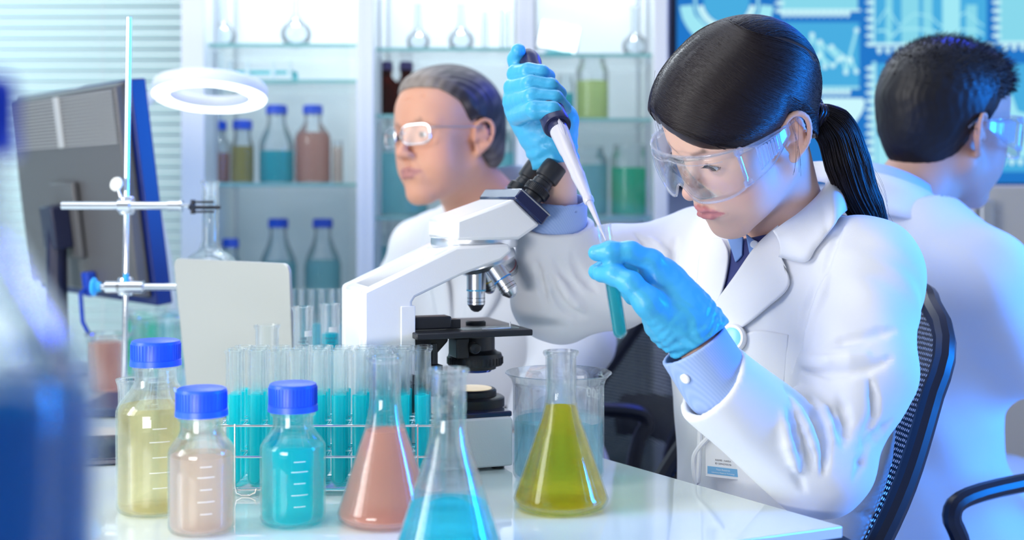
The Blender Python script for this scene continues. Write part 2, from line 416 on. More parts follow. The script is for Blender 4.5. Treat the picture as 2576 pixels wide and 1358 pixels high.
top_flask(745, -5, 80, SH1[0], 'round clear flask on the top shelf above the cyan bottle')
top_flask(1052, 10, 60, SH2[0], 'round clear flask on the top shelf above the older man\'s head')
top_flask(1160, 10, 66, SH2[0], 'round clear flask on the top shelf, left of the two cylinders')
top_flask(1220, 30, 28, SH2[0], 'thin clear cylinder on the top shelf of the middle cabinet', tall=True)
top_flask(1270, 25, 42, SH2[0], 'thick clear cylinder on the top shelf beside the cabinet post', tall=True)
top_flask(1598, 20, 66, SH3[0], 'round clear flask on the top shelf beside the wall screen')
# rack of four vials
vr = thing('vial_rack', (PX(652, YB), YB, SH1[1]), 'low cyan plastic rack holding four vials on the cabinet shelf', 'rack')
b = MB(); W = S(185)
b.box((0, 0, .003), (W, .05, .004)); b.box((0, 0, .026), (W, .05, .003))
for x in (-W/2+.002, W/2-.002): b.box((x, 0, .0145), (.003, .05, .026))
b.build('rack_frame', clear_mat('cyan_plastic', (.35, .85, .88), 1.45, .2, milk=.4, milkcol=(.2, .7, .75)), vr, bevel=.001)
for k, px in enumerate((588, 630, 694, 735)):
    o = MB().lathe([(0, .0055), (.005, .0055), (.005, .034), (.0035, .036), (.0035, .040), (.005, .040), (.005, .046), (0, .046)], 16).build('sample_vial', mat('vial_white', (.85, .95, .97), .15))
    o.location = (PX(px, YB), YB-.036, SH1[1]+.0003); tag(o, ['leftmost', 'second from left', 'third from left', 'rightmost'][k]+' small white vial at the cyan rack above the ring lamp', 'vial', 'vials at the cyan rack')
# glowing panel added on the top shelf, imitating a lamp reflection in the door
lp = thing('door_glare_panel', (PX(1405, 2.86), 2.86, SH3[0]), 'small glowing white panel added on the top cabinet shelf as a door glass reflection', 'lamp')
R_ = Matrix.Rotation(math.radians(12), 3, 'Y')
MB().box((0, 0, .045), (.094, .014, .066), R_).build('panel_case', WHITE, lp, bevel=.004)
MB().box((0, -.0075, .045), (.086, .002, .058), R_).build('glare_face', mat('door_glare', (1, 1, 1), .5, emit=(1, 1, 1), es=1.6), lp, bevel=.001)
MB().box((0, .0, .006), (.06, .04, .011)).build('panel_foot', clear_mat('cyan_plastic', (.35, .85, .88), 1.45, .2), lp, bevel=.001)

# ------------------------------------------------------------------ wall screen
YS = 3.045
tv = thing('wall_screen', (PX(2200, YS), YS+.04, 1.08), 'large wall mounted screen showing blue charts and a map', 'screen')
def SP(px, py, d=0): return (PX(px, YS-d), YS-d, CZ-(py-HY)/FPX*(YS-d))
x0, x1 = PX(1690, YS), PX(2760, YS); z0, z1 = CZ-(480-HY)/FPX*YS, 1.66
MB().box(((x0+x1)/2, YS+.028, (z0+z1)/2), (x1-x0, .05, z1-z0)).build('screen_housing', BLACK, tv, world=True, bevel=.003)
MB().box(((x0+x1)/2, YS+.085, (z0+z1)/2), (.4, .07, .3)).build('wall_bracket', STEEL, tv, world=True)
def emi(name, c, s=1.0): return mat(name, (0, 0, 0), .4, emit=c, es=s)
bz = .012
scr = MB().box(((x0+x1)/2, YS+.001, (z0+z1)/2+.003), (x1-x0-2*bz, .004, z1-z0-.006-2*bz)).build('lit_screen', emi('screen_blue', (.006, .17, .56)), tv, world=True)
def rect(b, xa, ya, xb, yb, d): b.add([SP(xa, ya, d), SP(xb, ya, d), SP(xb, yb, d), SP(xa, yb, d)], [(0, 1, 2, 3)])
def poly(b, pts, d): b.add([SP(x, y, d) for x, y in pts], [tuple(range(len(pts)))])
def line(b, pts, wd, d):
    for (xa, ya), (xb, yb) in zip(pts, pts[1:]):
        l = math.hypot(xb-xa, yb-ya) or 1; nx, ny = -(yb-ya)/l*wd/2, (xb-xa)/l*wd/2
        b.add([SP(xa+nx, ya+ny, d), SP(xb+nx, yb+ny, d), SP(xb-nx, yb-ny, d), SP(xa-nx, ya-ny, d)], [(0, 1, 2, 3)])
def disc(b, cx, cy, r0, r1, d, a0=0, a1=360, n=60):
    A = [math.radians(a0+(a1-a0)*k/n) for k in range(n+1)]
    v = [SP(cx+r0*math.cos(a), cy+r0*math.sin(a), d) for a in A]+[SP(cx+r1*math.cos(a), cy+r1*math.sin(a), d) for a in A]
    b.add(v, [(k, k+1, n+2+k, n+1+k) for k in range(n)])
pan, pan2, lite, brt = MB(), MB(), MB(), MB()
def ticks_v(x, y0_, y1_, st):
    y = y0_
    while y <= y1_: poly(brt, [(x, y), (x+9, y-5.5), (x+24, y-4.5), (x+24, y+4.5), (x+9, y+5.5)], .0040); y += st
def ticks_h(y, xa, xb, st):
    x = xa
    while x <= xb: poly(brt, [(x-6.5, y), (x+6.5, y), (x+5.5, y+11), (x, y+17), (x-5.5, y+11)], .0040); x += st
# dial
disc(lite, 1828, 5, 86, 118, .0032, 5, 175); poly(lite, [(1716, 48), (1745, 35), (1800, 92), (1762, 92)], .0033); poly(lite, [(1938, 48), (1912, 35), (1862, 92), (1896, 92)], .0033)
disc(pan, 1828, 0, 0.1, 58, .0026); disc(brt, 1828, 0, 60, 74, .0040, 12, 74); disc(brt, 1828, 0, 60, 74, .0040, 80, 168); disc(lite, 1828, 0, 76, 82, .0036)
# panels
rect(pan2, 1965, -60, 2158, 24, .0028); ticks_v(1948, -30, 30, 19); ticks_h(28, 1972, 2142, 14.5); rect(brt, 1963, 23, 2165, 29, .0042)
rect(pan, 1976, 56, 2162, 216, .0028); ticks_v(1950, 64, 120, 12.5); ticks_h(225, 2046, 2140, 14.5); rect(lite, 1980, 217, 2162, 224, .0040)
L1 = [(2000, 118), (2022, 168), (2043, 88), (2075, 168), (2063, 106), (2110, 150), (2092, 118), (2135, 152), (2155, 76)]
L2 = [(1995, 170), (2030, 150), (2043, 205), (2046, 165), (2060, 140), (2095, 165), (2120, 145), (2128, 182), (2140, 150), (2154, 180)]
for L in (L1, L2):
    line(lite, L, 7, .0038)
    for x, y in L: disc(brt, x, y, .1, 6.5, .0044, n=12)
rect(pan, 2202, -60, 2482, 108, .0028); ticks_v(2176, -15, 112, 21); ticks_h(120, 2212, 2480, 21.5); rect(brt, 2198, 108, 2500, 116, .0042); rect(lite, 2194, -60, 2201, 108, .0040)
for xa, xb in ((2228, 2245), (2268, 2312), (2322, 2345), (2370, 2416)): rect(pan2, xa, -60, xb, 108, .0031)
rect(lite, 2372, -60, 2414, 108, .0034); rect(pan2, 2430, 12, 2458, 108, .0031)
line(lite, [(2206, 78), (2225, 76), (2245, 92), (2262, 74), (2300, 72), (2340, 76), (2372, 86), (2420, 74), (2460, 76), (2474, 88)], 6, .0041)
line(lite, [(2206, 60), (2232, 20), (2262, 66), (2300, 34), (2340, 40), (2366, 66), (2398, 50), (2430, 30), (2474, 66)], 4, .0038)
rect(pan, 2206, 160, 2490, 432, .0028); ticks_v(2176, 172, 408, 20.5); rect(lite, 2194, 155, 2204, 432, .0040)
line(lite, [(2206, 310), (2225, 282), (2252, 306), (2275, 255), (2300, 300), (2340, 240), (2400, 290)], 7, .0038)
poly(lite, [(2206, 415), (2206, 345), (2222, 328), (2240, 352), (2262, 345), (2285, 330), (2320, 360), (2400, 350), (2490, 340), (2490, 415)], .0034)
rect(pan, 2510, 160, 2740, 432, .0028); rect(pan2, 2512, -60, 2740, 104, .0028); ticks_v(2494, -15, 105, 21); ticks_h(112, 2530, 2740, 21.5); rect(brt, 2508, 104, 2740, 111, .0042)
poly(lite, [(2500, 395), (2500, 330), (2530, 250), (2545, 238), (2560, 280), (2600, 290), (2700, 280), (2700, 395)], .0035); ticks_h(400, 2524, 2740, 21.5)
poly(brt, [(2048, 262), (2070, 246), (2172, 247), (2176, 262), (2168, 285), (2150, 310), (2128, 300), (2120, 280), (2104, 268), (2090, 290), (2100, 320), (2080, 330), (2062, 300)], .0040)
poly(lite, [(2052, 262), (2074, 275), (2110, 320), (2128, 350), (2110, 372), (2080, 340), (2056, 300)], .0036)
for nm, bb, c in (('chart_panel', pan, (.055, .40, .72)), ('pale_chart_panel', pan2, (.23, .66, .80)), ('chart_line', lite, (.34, .78, .88)), ('bright_chart_mark', brt, (.58, .90, .95))):
    bb.build(nm, emi(nm, c), scr, world=True, smooth=False, fix=False)
# storage cabinet under the screen at right
sc_ = thing('storage_cabinet', (1.2, 2.85, 0), 'pale grey storage cabinet under the wall screen behind the young man', 'cabinet')
xa = PX(2462, 2.65); b = MB()
b.box((xa+.30, 2.87, .55), (.6, .44, 1.1)); b.build('cabinet_body', mat('cabinet_grey', (.56, .55, .50), .5, var=.02), sc_, world=True, bevel=.004)
MB().box((xa+.31, 2.643, .50), (.53, .016, .94)).build('door', mat('cabinet_door_grey', (.62, .60, .54), .45), sc_, world=True, bevel=.003)
MB().box((xa+.012, 2.64, .54), (.026, .02, 1.06)).build('edge_strip', STEEL, sc_, world=True, bevel=.002)
MB().box((xa-.018, 2.64, CZ-(1095-HY)/FPX*2.65), (.013, .02, .115)).build('handle', BLACK, sc_, world=True, bevel=.002)
MB().box((xa-.15, 2.87, .55), (.29, .44, 1.1)).build('side_unit', mat('cabinet_side_white', (.75, .79, .83), .5), sc_, world=True, bevel=.004)
# ------------------------------------------------------------------ glass-topped bench
A_ = np.array([.330, 1.268]); dS = np.array([-.548, .836]); dF = np.array([-.909, -.416])
tb_poly = [A_, A_+dS*1.62, A_+dS*1.62+dF*1.35+np.array([-.05, .1]), A_+dF*1.42]
tb = thing('lab_table', ((A_[0]-.7), 1.6, 0), 'white back-painted glass topped lab table with a pale green edge', 'table')
TOPM = mat('white_glass_top', (.76, .86, .84), .04, spec=.75, coat=.6)
MB().prism([tuple(p) for p in tb_poly], TZ-.012, TZ, lambda a, w, z: (a, z, w)).build('glass_top', TOPM, tb, world=True, bevel=.0015)
cen = sum(tb_poly)/4
ins = [cen+(p-cen)*.94 for p in tb_poly]
b = MB()
for p, q in zip(ins, ins[1:]+ins[:1]):
    d = q-p; L = np.hypot(*d); a = math.atan2(d[1], d[0]); m = (p+q)/2
    b.box((m[0], m[1], TZ-.034), (L, .03, .042), Matrix.Rotation(a, 3, 'Z'))
b.build('table_apron', WHITE, tb, world=True)
for p in ins: MB().box((p[0], p[1], (TZ-.0125)/2), (.045, .045, TZ-.0125)).build('leg', WHITE, tb, world=True, bevel=.003)

# bench in front of the lens that carries the big blue bottle
sb = thing('side_bench', (-.33, .36, 0), 'white bench top at the lower left under the big blurred blue bottle', 'table')
MB().box((-.33, .36, .88), (.46, .32, .024)).build('bench_top', WHITE, sb, world=True, bevel=.003)
for x in (-.53, -.13):
    for y in (.23, .49): MB().box((x, y, .434), (.03, .03, .868)).build('leg', STEEL, sb, world=True, bevel=.002)
L_BLUE = liq('deep_blue', (.01, .28, .62), .7, .3, mc=(.0, .22, .52))
bp = bottle_proto('lab_bottle', .0505, .228, .0235, .027, .0205, .118, .121, L_BLUE, capm=mat('deep_blue_cap', (.0, .045, .62), .4), label='very large blurred bottle with a blue cap and dark blue liquid at the left edge', cat='bottle', n=48)
bp.location = (-.189, .42, .8923)

# ------------------------------------------------------------------ bottles on the bench
def onb(cx, base_v): p = PT(cx, base_v); return p
def marks(t, R, zs, ang, w, m, name='graduation_mark'):
    b = MB()
    for z_, ww in zs:
        n = 6
        v = []
        for k in range(n+1):
            a = ang+(k/n-.5)*ww; v += [(math.cos(a)*(R+.0002), math.sin(a)*(R+.0002), z_-.00028), (math.cos(a)*(R+.0002), math.sin(a)*(R+.0002), z_+.00028)]
        b.add(v, [(2*k, 2*k+2, 2*k+3, 2*k+1) for k in range(n)])
    return b.build(name, m, t, smooth=False, fix=False)
PRW = mat('white_print', (.9, .93, .95), .5)
def bench_bottle(cx, bv, R, H, capw, caph, sh, lz, lm, label):
    t = bottle_proto('lab_bottle', R, H, capw/2, caph, capw/2*.84, sh, lz, lm, label=label, cat='bottle', n=56, group='blue capped bottles on the bench')
    p = onb(cx, bv); t.location = (p[0], p[1], TZ+.0004)
    marks(t, R, [(sh*.30, .35), (sh*.45, .5), (sh*.60, .35), (sh*.75, .5), (sh*.88, .35)], -1.2, 1, PRW)
    return t
bench_bottle(392, 1283, .0405, .178, .0505, .0265, .104, .110, L_STRAW, 'tallest blue capped bottle, pale yellow liquid, behind the pink one')
bench_bottle(507, 1335, .0325, .1405, .0490, .0272, .078, .0745, liq('peach', (1, .90, .82), .42, .35, mc=(1, .78, .66)), 'blue capped bottle of pale pink liquid at the front of the bench')
bench_bottle(737, 1314, .0330, .1405, .0480, .0280, .076, .0785, liq('bright_cyan', (.22, .97, 1.0), .42, .35, mc=(.03, .92, .98)), 'blue capped bottle of bright cyan liquid in front of the tube rack')
# ------------------------------------------------------------------ conical flasks
def conical(label, lz, lm, H=.167, R=.0485, nr=.0163, rim=.0192, nz=.118):
    t = thing('conical_flask', (0, 0, 0), label, 'flask', 'conical flasks on the bench'); w_ = .0019
    def outer(z):
        if z < .010: return R-.010+math.sqrt(max(0, .010**2-(.010-z)**2))
        z1, z2 = .010, nz
        if z > nz+.012: return nr
        # cone then a smooth bend into the neck
        cone = R+(nr-.004-R)*(z-.010)/(nz+.004-.010)
        k = .010; h = max(0, min(1, .5+.5*(cone-nr)/k)); return nr*(1-h)+cone*h+k*h*(1-h)*.5
    zz = [0, .001, .003, .006, .010]+list(np.linspace(.016, nz+.02, 26))+[H-.007]
    po = [(0, .0012)]+[(outer(z)-(.004 if z == 0 else 0), z) for z in zz]+[(nr+.0004, H-.006), (rim-.0006, H-.004), (rim, H-.002), (rim-.0006, H), (nr, H+.0002)]
    pin = [(outer(z)-w_, z+(.002 if z < .008 else 0)) for z in zz[1:]][::-1]
    MB().lathe(po+pin+[(0, .0032)], 64).build('glass_body', GLASS, t, angle=60)
    if lz:
        zl = [z for z in zz[1:] if z < lz]+[lz]
        MB().lathe([(0, .0034)]+[(outer(z)-w_-.00015, z+(.0022 if z < .008 else 0)) for z in zl]+[(0, lz)], 64).build('liquid', lm, t, angle=40)
    t['outer'] = 0; del t['outer']
    return t, outer
def put(t, cx, bv): p = onb(cx, bv); t.location = (p[0], p[1], TZ+.0004); return t
t, _ = conical('conical flask of coral pink liquid in front of the tube rack', .0925, L_CORAL); put(t, 969, 1312)
t, _ = conical('nearest conical flask, clear neck and a low layer of cyan liquid', .0465, liq('flask_cyan', (.25, .92, .97), .25, mc=(.10, .85, .93)), H=.170); put(t, 1129, 1392)
yf, yo = conical('conical flask of bright yellow liquid in front of the beaker', .1065, L_YEL, H=.165, R=.0505, nz=.116); put(yf, 1411, 1276)
def cone_text(t, of, s, size, ang, z_, m, mirror=False, name='printed_number', off=.0003):
    V, F = text_geo(s, size)
    out = []
    for x, y, _z in V:
        if mirror: x = -x
        R_ = of(z_+y)+off; a = ang+x/R_; out.append((math.cos(a)*R_, math.sin(a)*R_, z_+y))
    return mesh_obj(name, out, F, m, t, False, fix=False)
BRP = mat('brown_print', (.35, .20, .03), .5)
cone_text(yf, yo, '400', .0095, 1.05, .074, BRP); cone_text(yf, yo, '200', .0095, 1.05, .0405, BRP)
gm = MB()
for z_, ww in ((.0945, .5), (.0885, .3), (.0765, .45), (.058, .3), (.0425, .45)):
    n = 6; v = []
    for k in range(n+1):
        a = .40+(k/n)*ww*.55; v += [(math.cos(a)*(yo(z_)+.0003), math.sin(a)*(yo(z_)+.0003), z_-.0004), (math.cos(a)*(yo(z_)+.0003), math.sin(a)*(yo(z_)+.0003), z_+.0004)]
    gm.add(v, [(2*k, 2*k+2, 2*k+3, 2*k+1) for k in range(n)])
gm.build('graduation_mark', BRP, yf, smooth=False, fix=False)
# ------------------------------------------------------------------ beakers
def beaker(name, cx, Y, R, H, lz, lm, label, flare=.009, n=64, z0=TZ, spout=0.0, group=None):
    t = thing(name, (PX(cx, Y), Y, z0+.0004), label, 'beaker', group); w_ = .002
    def sh(prof):
        v, f = [], []; b = MB(); b.lathe(prof, n)
        out = []
        for x, y, z in b.v:
            r = math.hypot(x, y)
            if z > H-.02 and r > .001:
                a = math.atan2(y, x); da = (a-spout+PI) % (2*PI)-PI
                k = math.exp(-(da/.22)**2)*((z-H+.02)/.02)**1.5*.010
                x += math.cos(spout)*k; y += math.sin(spout)*k; z += k*.15
            out.append((x, y, z))
        b.v = out; return b
    po = [(0, .0008), (R-.008, 0), (R-.003, .0015), (R, .007), (R, H-.014), (R+flare*.25, H-.007), (R+flare*.8, H-.0015), (R+flare, H), (R+flare-.0006, H+.0010), (R+flare-.002, H+.0002)]
    pin = [(R+flare*.5-w_, H-.005), (R-w_, H-.014), (R-w_, .009), (R-w_-.006, .0028), (0, .0028)]
    sh(po+pin).build('glass_body', GLASST if False else GLASS, t, angle=60)
    if lz: MB().lathe([(0, .003), (R-w_-.0065, .003), (R-w_-.0002, .0092), (R-w_-.0002, lz-.001), (R-w_-.0004, lz), (R-w_-.002, lz-.0004), (0, lz-.0004)], n).build('liquid', lm, t, angle=40)
    return t
bk = beaker('beaker', 1405, 1.475, .0530, .1235, .070, liq('beaker_blue', (.62, .90, .95), .10, mc=(.5, .85, .92)), 'large clear beaker of pale blue liquid behind the yellow flask', spout=-.75)
def bko(z): return .0530
cone_text(bk, bko, '500', .017, .62, .094, PRW, name='printed_number')
cone_text(bk, bko, 'ml', .009, .72, .0815, PRW, name='printed_number')
marks(bk, .0530, [(.096, .28), (.083, .2), (.060, .28), (.048, .2), (.036, .28)], .18, 1, PRW)
beaker('beaker', 332, 1.46, .0155, .118, 0, None, 'thin clear beaker rim behind the tallest blue capped bottle', flare=.003)
def simple_tube(name, cx, Y, z0, R, H, lz, lm, label, cat, rim=.0022, foot=True, group=None, glass=GLASS, n=32):
    t = thing(name, (PX(cx, Y), Y, z0+.0004), label, cat, group); w_ = .0015
    po = [(0, .0006)]+([(R*1.9, 0), (R*1.9, .003), (R*.9, .008), (R, .012)] if foot else [(R-.002, 0), (R, .003)])+[(R, H-.006), (R+rim, H-.002), (R+rim, H), (R, H+.0005), (R-w_, H-.003), (R-w_, .014), (0, .0125)]
    MB().lathe(po, n).build('glass_body', glass, t, angle=60)
    if lz: MB().lathe([(0, .0127), (R-w_-.0002, .0142), (R-w_-.0002, lz), (0, lz)], n).build('liquid', lm, t, angle=40)
    return t
simple_tube('glass_jar', 672, 1.60, TZ, .0148, .166, 0, None, 'clear empty thick rimmed tube standing behind the tube rack', 'tube', rim=.0022, foot=False)
PRK = mat('dark_print', (.10, .08, .10), .5)
for k, (cx, Y, top, lv, lab) in enumerate(((762, 1.62, 772, 870, 'graduated cylinder at left with 50 ml print and a white patch'), (831, 1.66, 765, 838, 'graduated cylinder of cyan liquid against the microscope arm'))):
    H = CZ-(top-HY)/FPX*Y-TZ; R = 24/FPX*Y if k else 26/FPX*Y; R = .0122
    t = simple_tube('graduated_cylinder', cx, Y, TZ, R, H, CZ-(lv-HY)/FPX*Y-TZ if k else 0.06, L_CYANP if k == 0 else L_CYAN, lab, 'cylinder', rim=.0022, group='graduated cylinders beside the microscope')
    of = lambda z, R=R: R
    zt = lambda v, Y=Y: CZ-(v-HY)/FPX*Y-TZ
    cone_text(t, of, '50ml' if k == 0 else 'MADE BY', .0042, -1.35, zt(850), PRK)
    cone_text(t, of, 'MADE IN' if k == 0 else 'JAPAN', .0036, -1.35, zt(859), PRK); cone_text(t, of, 'HEATPROOF' if k == 0 else 'HEATPROOF GLASS', .0034, -1.4, zt(867), PRK); cone_text(t, of, 'NO. 4', .0036, -1.35, zt(875), PRK)
    pv = []; n = 8; zz0, zz1 = (zt(845), zt(831)) if k == 0 else (zt(834), zt(821))
    for j in range(n+1):
        a = -1.6+j/n*.9+(.35 if k == 0 else 0); pv += [(math.cos(a)*(R+.0004), math.sin(a)*(R+.0004), zz0), (math.cos(a)*(R+.0004), math.sin(a)*(R+.0004), zz1)]
    mesh_obj('white_patch', pv, [(2*j, 2*j+2, 2*j+3, 2*j+1) for j in range(n)], PRW, t, fix=False)
for k, cx in enumerate((746, 770, 796, 822, 846)):
    simple_tube('measuring_tube', cx, 2.02, TZ, .0085, .18, .125, L_CYANP, ['blurred tube of pale blue liquid just right of the laptop lid', 'second blurred tube from the laptop lid', 'middle one of the five blurred tubes behind the cylinders', 'fourth blurred tube from the laptop lid', 'blurred tube of pale blue liquid nearest the microscope arm'][k], 'tube', rim=.001, group='blurred tubes behind the cylinders', glass=GLASST, n=20, foot=False)
# ------------------------------------------------------------------ tube rack with thirty tubes
RW = .236; rk_c = np.array([PX(833, 1.43), 1.428]); RZ = TZ
rk = thing('test_tube_rack', (rk_c[0], rk_c[1], RZ), 'three tier chromed wire rack full of cyan test tubes', 'rack')
levels = (.0070, .0430, .0770); RD = .068; PIT = .0232
xs = [(-4.5+i)*PIT for i in range(10)]; ys = [(-1+j)*PIT for j in range(3)]
WIRE = mat('rack_wire', (.85, .88, .92), .18, .9)
for L_i, z in enumerate(levels):
    b = MB(); r = .0011
    b.tube([(-RW/2, -RD/2, z), (RW/2, -RD/2, z), (RW/2, RD/2, z), (-RW/2, RD/2, z)], .0015, 8, closed=True)
    if L_i:
        for i in range(11): x = (-5+i)*PIT; b.cyl((x, -RD/2, z), (x, RD/2, z), r, n=6)
        for j in range(2): y = (-.5+j)*PIT; b.cyl((-RW/2, y, z+.0022), (RW/2, y, z+.0022), r, n=6)
    else:
        for i in range(13): y = -RD/2+RD*(i+.5)/13; b.cyl((-RW/2, y, z), (RW/2, y, z), .0009, n=6)
    b.build('wire_tier', WIRE, rk)
for x in (-RW/2+.018, RW/2-.018):
    for y in (-RD/2-.002, RD/2+.002): MB().tube([(x, y, .0795), (x, y, .012), (x+.002, y, .004), (x+.008, y, .0012), (x+.016, y, .0012), (x+.022, y, .004), (x+.024, y, .009)], .0011, 6).build('leg', WIRE, rk)
TR = .0088
def tube_proto(lab, H=.150, lz=.100, R=TR, lm=None, rim=.0022, grp='cyan test tubes in the wire rack', name='test_tube'):
    t = thing(name, (0, 0, 0), lab, 'test tube', grp); w_ = .0011
    arc = [(R*math.sin(a), R-R*math.cos(a)) for a in np.linspace(0, PI/2, 7)]
    arci = [((R-w_)*math.sin(a), R-(R-w_)*math.cos(a)) for a in np.linspace(0, PI/2, 6)]
    MB().lathe(arc+[(R, H-.005), (R+rim*.7, H-.0025), (R+rim, H-.0008), (R+rim*.7, H), (R, H), (R-w_, H-.004)]+arci[::-1], 24).build('glass_body', GLASST, t, angle=60)
    g = .0002; arcl = [((R-w_-g)*math.sin(a), R-(R-w_-g)*math.cos(a)) for a in np.linspace(0, PI/2, 6)]
    MB().lathe(arcl+[(R-w_-g, lz+.0008), (R-w_-.0012, lz), (0, lz-.0002)], 20).build('liquid', lm, t, angle=40)
    return t
L_TUBE = liq('tube_cyan', (.30, .98, 1.0), .5, .2, mc=(.02, .90, .97))
tp = tube_proto('', lm=L_TUBE)
first = True
ORD = ['leftmost', 'second', 'third', 'fourth', 'fifth', 'sixth', 'seventh', 'eighth', 'ninth', 'rightmost']
ROW = ['front', 'middle', 'back']
rnd = random.Random(3)
for j, y in enumerate(ys):
    for i, x in enumerate(xs):
        loc = (rk_c[0]+x+(rnd.random()-.5)*.0006, rk_c[1]+y+(rnd.random()-.5)*.0006, RZ+.0084)
        lab = '%s cyan test tube%s in the %s row of the wire rack' % (ORD[i], '' if i in (0, 9) else ' from the left', ROW[j])
        rot = ((rnd.random()-.5)*.03, (rnd.random()-.5)*.03, 0)
        if first: tp.location = loc; tp['label'] = lab; tp.rotation_euler = rot; first = False
        else: dup(tp, loc, lab, rot=rot)
# ------------------------------------------------------------------ microscope
MF = np.array([math.cos(math.radians(20)), math.sin(math.radians(20))]); MW = np.array([-MF[1], MF[0]]); MO = np.array([-.1713, 1.47])
def mic(px, py, w):
    k = (px-CX)/FPX
    a = (k*(MO[1]+w*MW[1])-MO[0]-w*MW[0])/(MF[0]-k*MF[1]); Y = MO[1]+a*MF[1]+w*MW[1]
    return a, CZ-(py-HY)/FPX*Y
def mw(a, w, z): p = MO+a*MF+w*MW; return (p[0], p[1], z)
def mpoly(pts, w=0.): return [mic(x, y, w) for x, y in pts]
ms = thing('microscope', mw(.10, .06, TZ), 'white compound microscope with black eyepieces and stage in mid bench', 'microscope')
MWH = mat('microscope_enamel', (.82, .84, .87), .28, coat=.3, bump=(600, .04, 2)); MBK = mat('microscope_black', (.018, .020, .026), .35); MNV = mat('microscope_navy', (.006, .012, .07), .15, coat=.5)
BW = .12
base_z = mic(1285, 1046, 0)[1]; a_f = mic(1290, 1100, 0)[0]
b = MB(); b.prism([(-.004, TZ+.004), (a_f, TZ+.004), (a_f, base_z-.004), (a_f-.004, base_z), (.10, base_z), (-.004, base_z)], -.002, BW+.03, mw)
b.build('base', MWH, ms, world=True, bevel=.005)
for a in (.01, a_f-.015):
    for w_ in (.012, BW+.015): MB().cyl(mw(a, w_, TZ+.0003), mw(a, w_, TZ+.0045), .008).build('rubber_foot', MBK, ms, world=True)
bt = MB(); bt.prism([(.085, base_z-.001), (a_f-.0005, base_z-.001), (a_f-.0005, base_z+.006), (.085, base_z+.006)], .000, BW+.028, mw); bt.build('base_cover', MNV, ms, world=True, bevel=.002)
arm = mpoly([(915, 733), (1148, 620), (1281, 613), (1289, 632), (1262, 655), (1160, 693), (1046, 748), (1038, 760), (1038, 885)])
arm = arm+[(arm[-1][0], base_z-.002), (arm[0][0], base_z-.002)]
p0, p1 = np.array(arm[0]), np.array(arm[1]); dv = p1-p0; nn = np.array([dv[1], -dv[0]])/np.hypot(*dv)
ncut = [tuple(p0+dv*.10), tuple(p0+dv*.13+nn*.016), tuple(p0+dv*.84+nn*.016), tuple(p0+dv*.90)]
b = MB(); b.prism(arm, 0, .020, mw); b.prism(arm, .100, BW, mw); b.prism([arm[0]]+ncut+arm[1:], .020, .100, mw)
b.build('arm', MWH, ms, world=True, bevel=.0035)
b = MB(); q = mpoly([(1008, 770), (1036, 770)]); b.prism([(q[0][0], base_z+.001), q[0], (q[1][0]+.004, q[0][1]), (q[1][0]+.004, base_z+.001)], -.0015, .05, mw); b.build('column_cover', MWH, ms, world=True, bevel=.001)
hd = mpoly([(1148, 605), (1148, 553), (1293, 500), (1361, 565), (1306, 603)])
head_o = MB().prism(hd, 0, BW, mw).build('viewing_head', MWH, ms, world=True, bevel=.004)
c0 = mic(1193, 609, .06)
MB().axl(mw(c0[0], .06, c0[1]-.006), mw(c0[0], .06, c0[1]+.012), [(0, 0), (.052, 0), (.054, .003), (.054, .012), (0, .012)], 40).build('head_collar', STEEL, ms, world=True)
pl = mpoly([(1291, 499), (1311, 472), (1384, 538), (1361, 567)])
plo = MB().prism(pl, -.004, BW+.012, mw).build('eyepiece_plate', MNV, ms, world=True, bevel=.0025)
q = np.array(pl); e = .0016
MB().prism([tuple(q[2]+(q[3]-q[2])*.12), tuple(q[1]+(q[0]-q[1])*.12), tuple(q[1]+(q[0]-q[1])*.20), tuple(q[2]+(q[3]-q[2])*.20)], -.0052, -.003, mw).build('chrome_strip', CHROME, plo, world=True)
for w_ in (.030, .092):
    a0 = np.array(mw(*([mic(1338, 497, .03)[0], w_, mic(1338, 497, .03)[1]]))); a1 = np.array(mw(*([mic(1399, 416, .03)[0], w_, mic(1399, 416, .03)[1]])))
    L = np.linalg.norm(a1-a0)
    ep = MB().axl(a0, a1, [(0, -.006), (.0125, -.006), (.0125, .004), (.0158, .005), (.0163, .007), (.0163, .015), (.0155, .0165), (.0128, .0175), (.0128, .024), (.0118, .025), (.0118, .028), (.0148, .029), (.0152, .0305), (.0158, L-.001), (.0150, L), (.0125, L), (.0120, L-.003), (0, L-.003)], 40).build('eyepiece', MBK, ms, world=True, angle=30)
    d = (a1-a0)/L; M_ = Vector(d).to_track_quat('Z', 'Y').to_matrix(); kb = MB()
    for k in range(48):
        t_ = 2*PI*k/48; o_ = M_ @ Vector((math.cos(t_)*.0163, math.sin(t_)*.0163, .011)); kb.box(tuple(a0+np.array(o_)), (.0009, .0009, .0075), M_ @ Matrix.Rotation(t_, 3, 'Z'))
    kb.build('knurling', MBK, ep, world=True, smooth=False)
    MB().axl(a0, a1, [(0, L-.0029), (.0118, L-.0029), (.0118, L-.0022), (0, L-.0008)], 24).build('lens', mat('lens_glass', (.05, .06, .12), .03, spec=.9), ep, world=True)
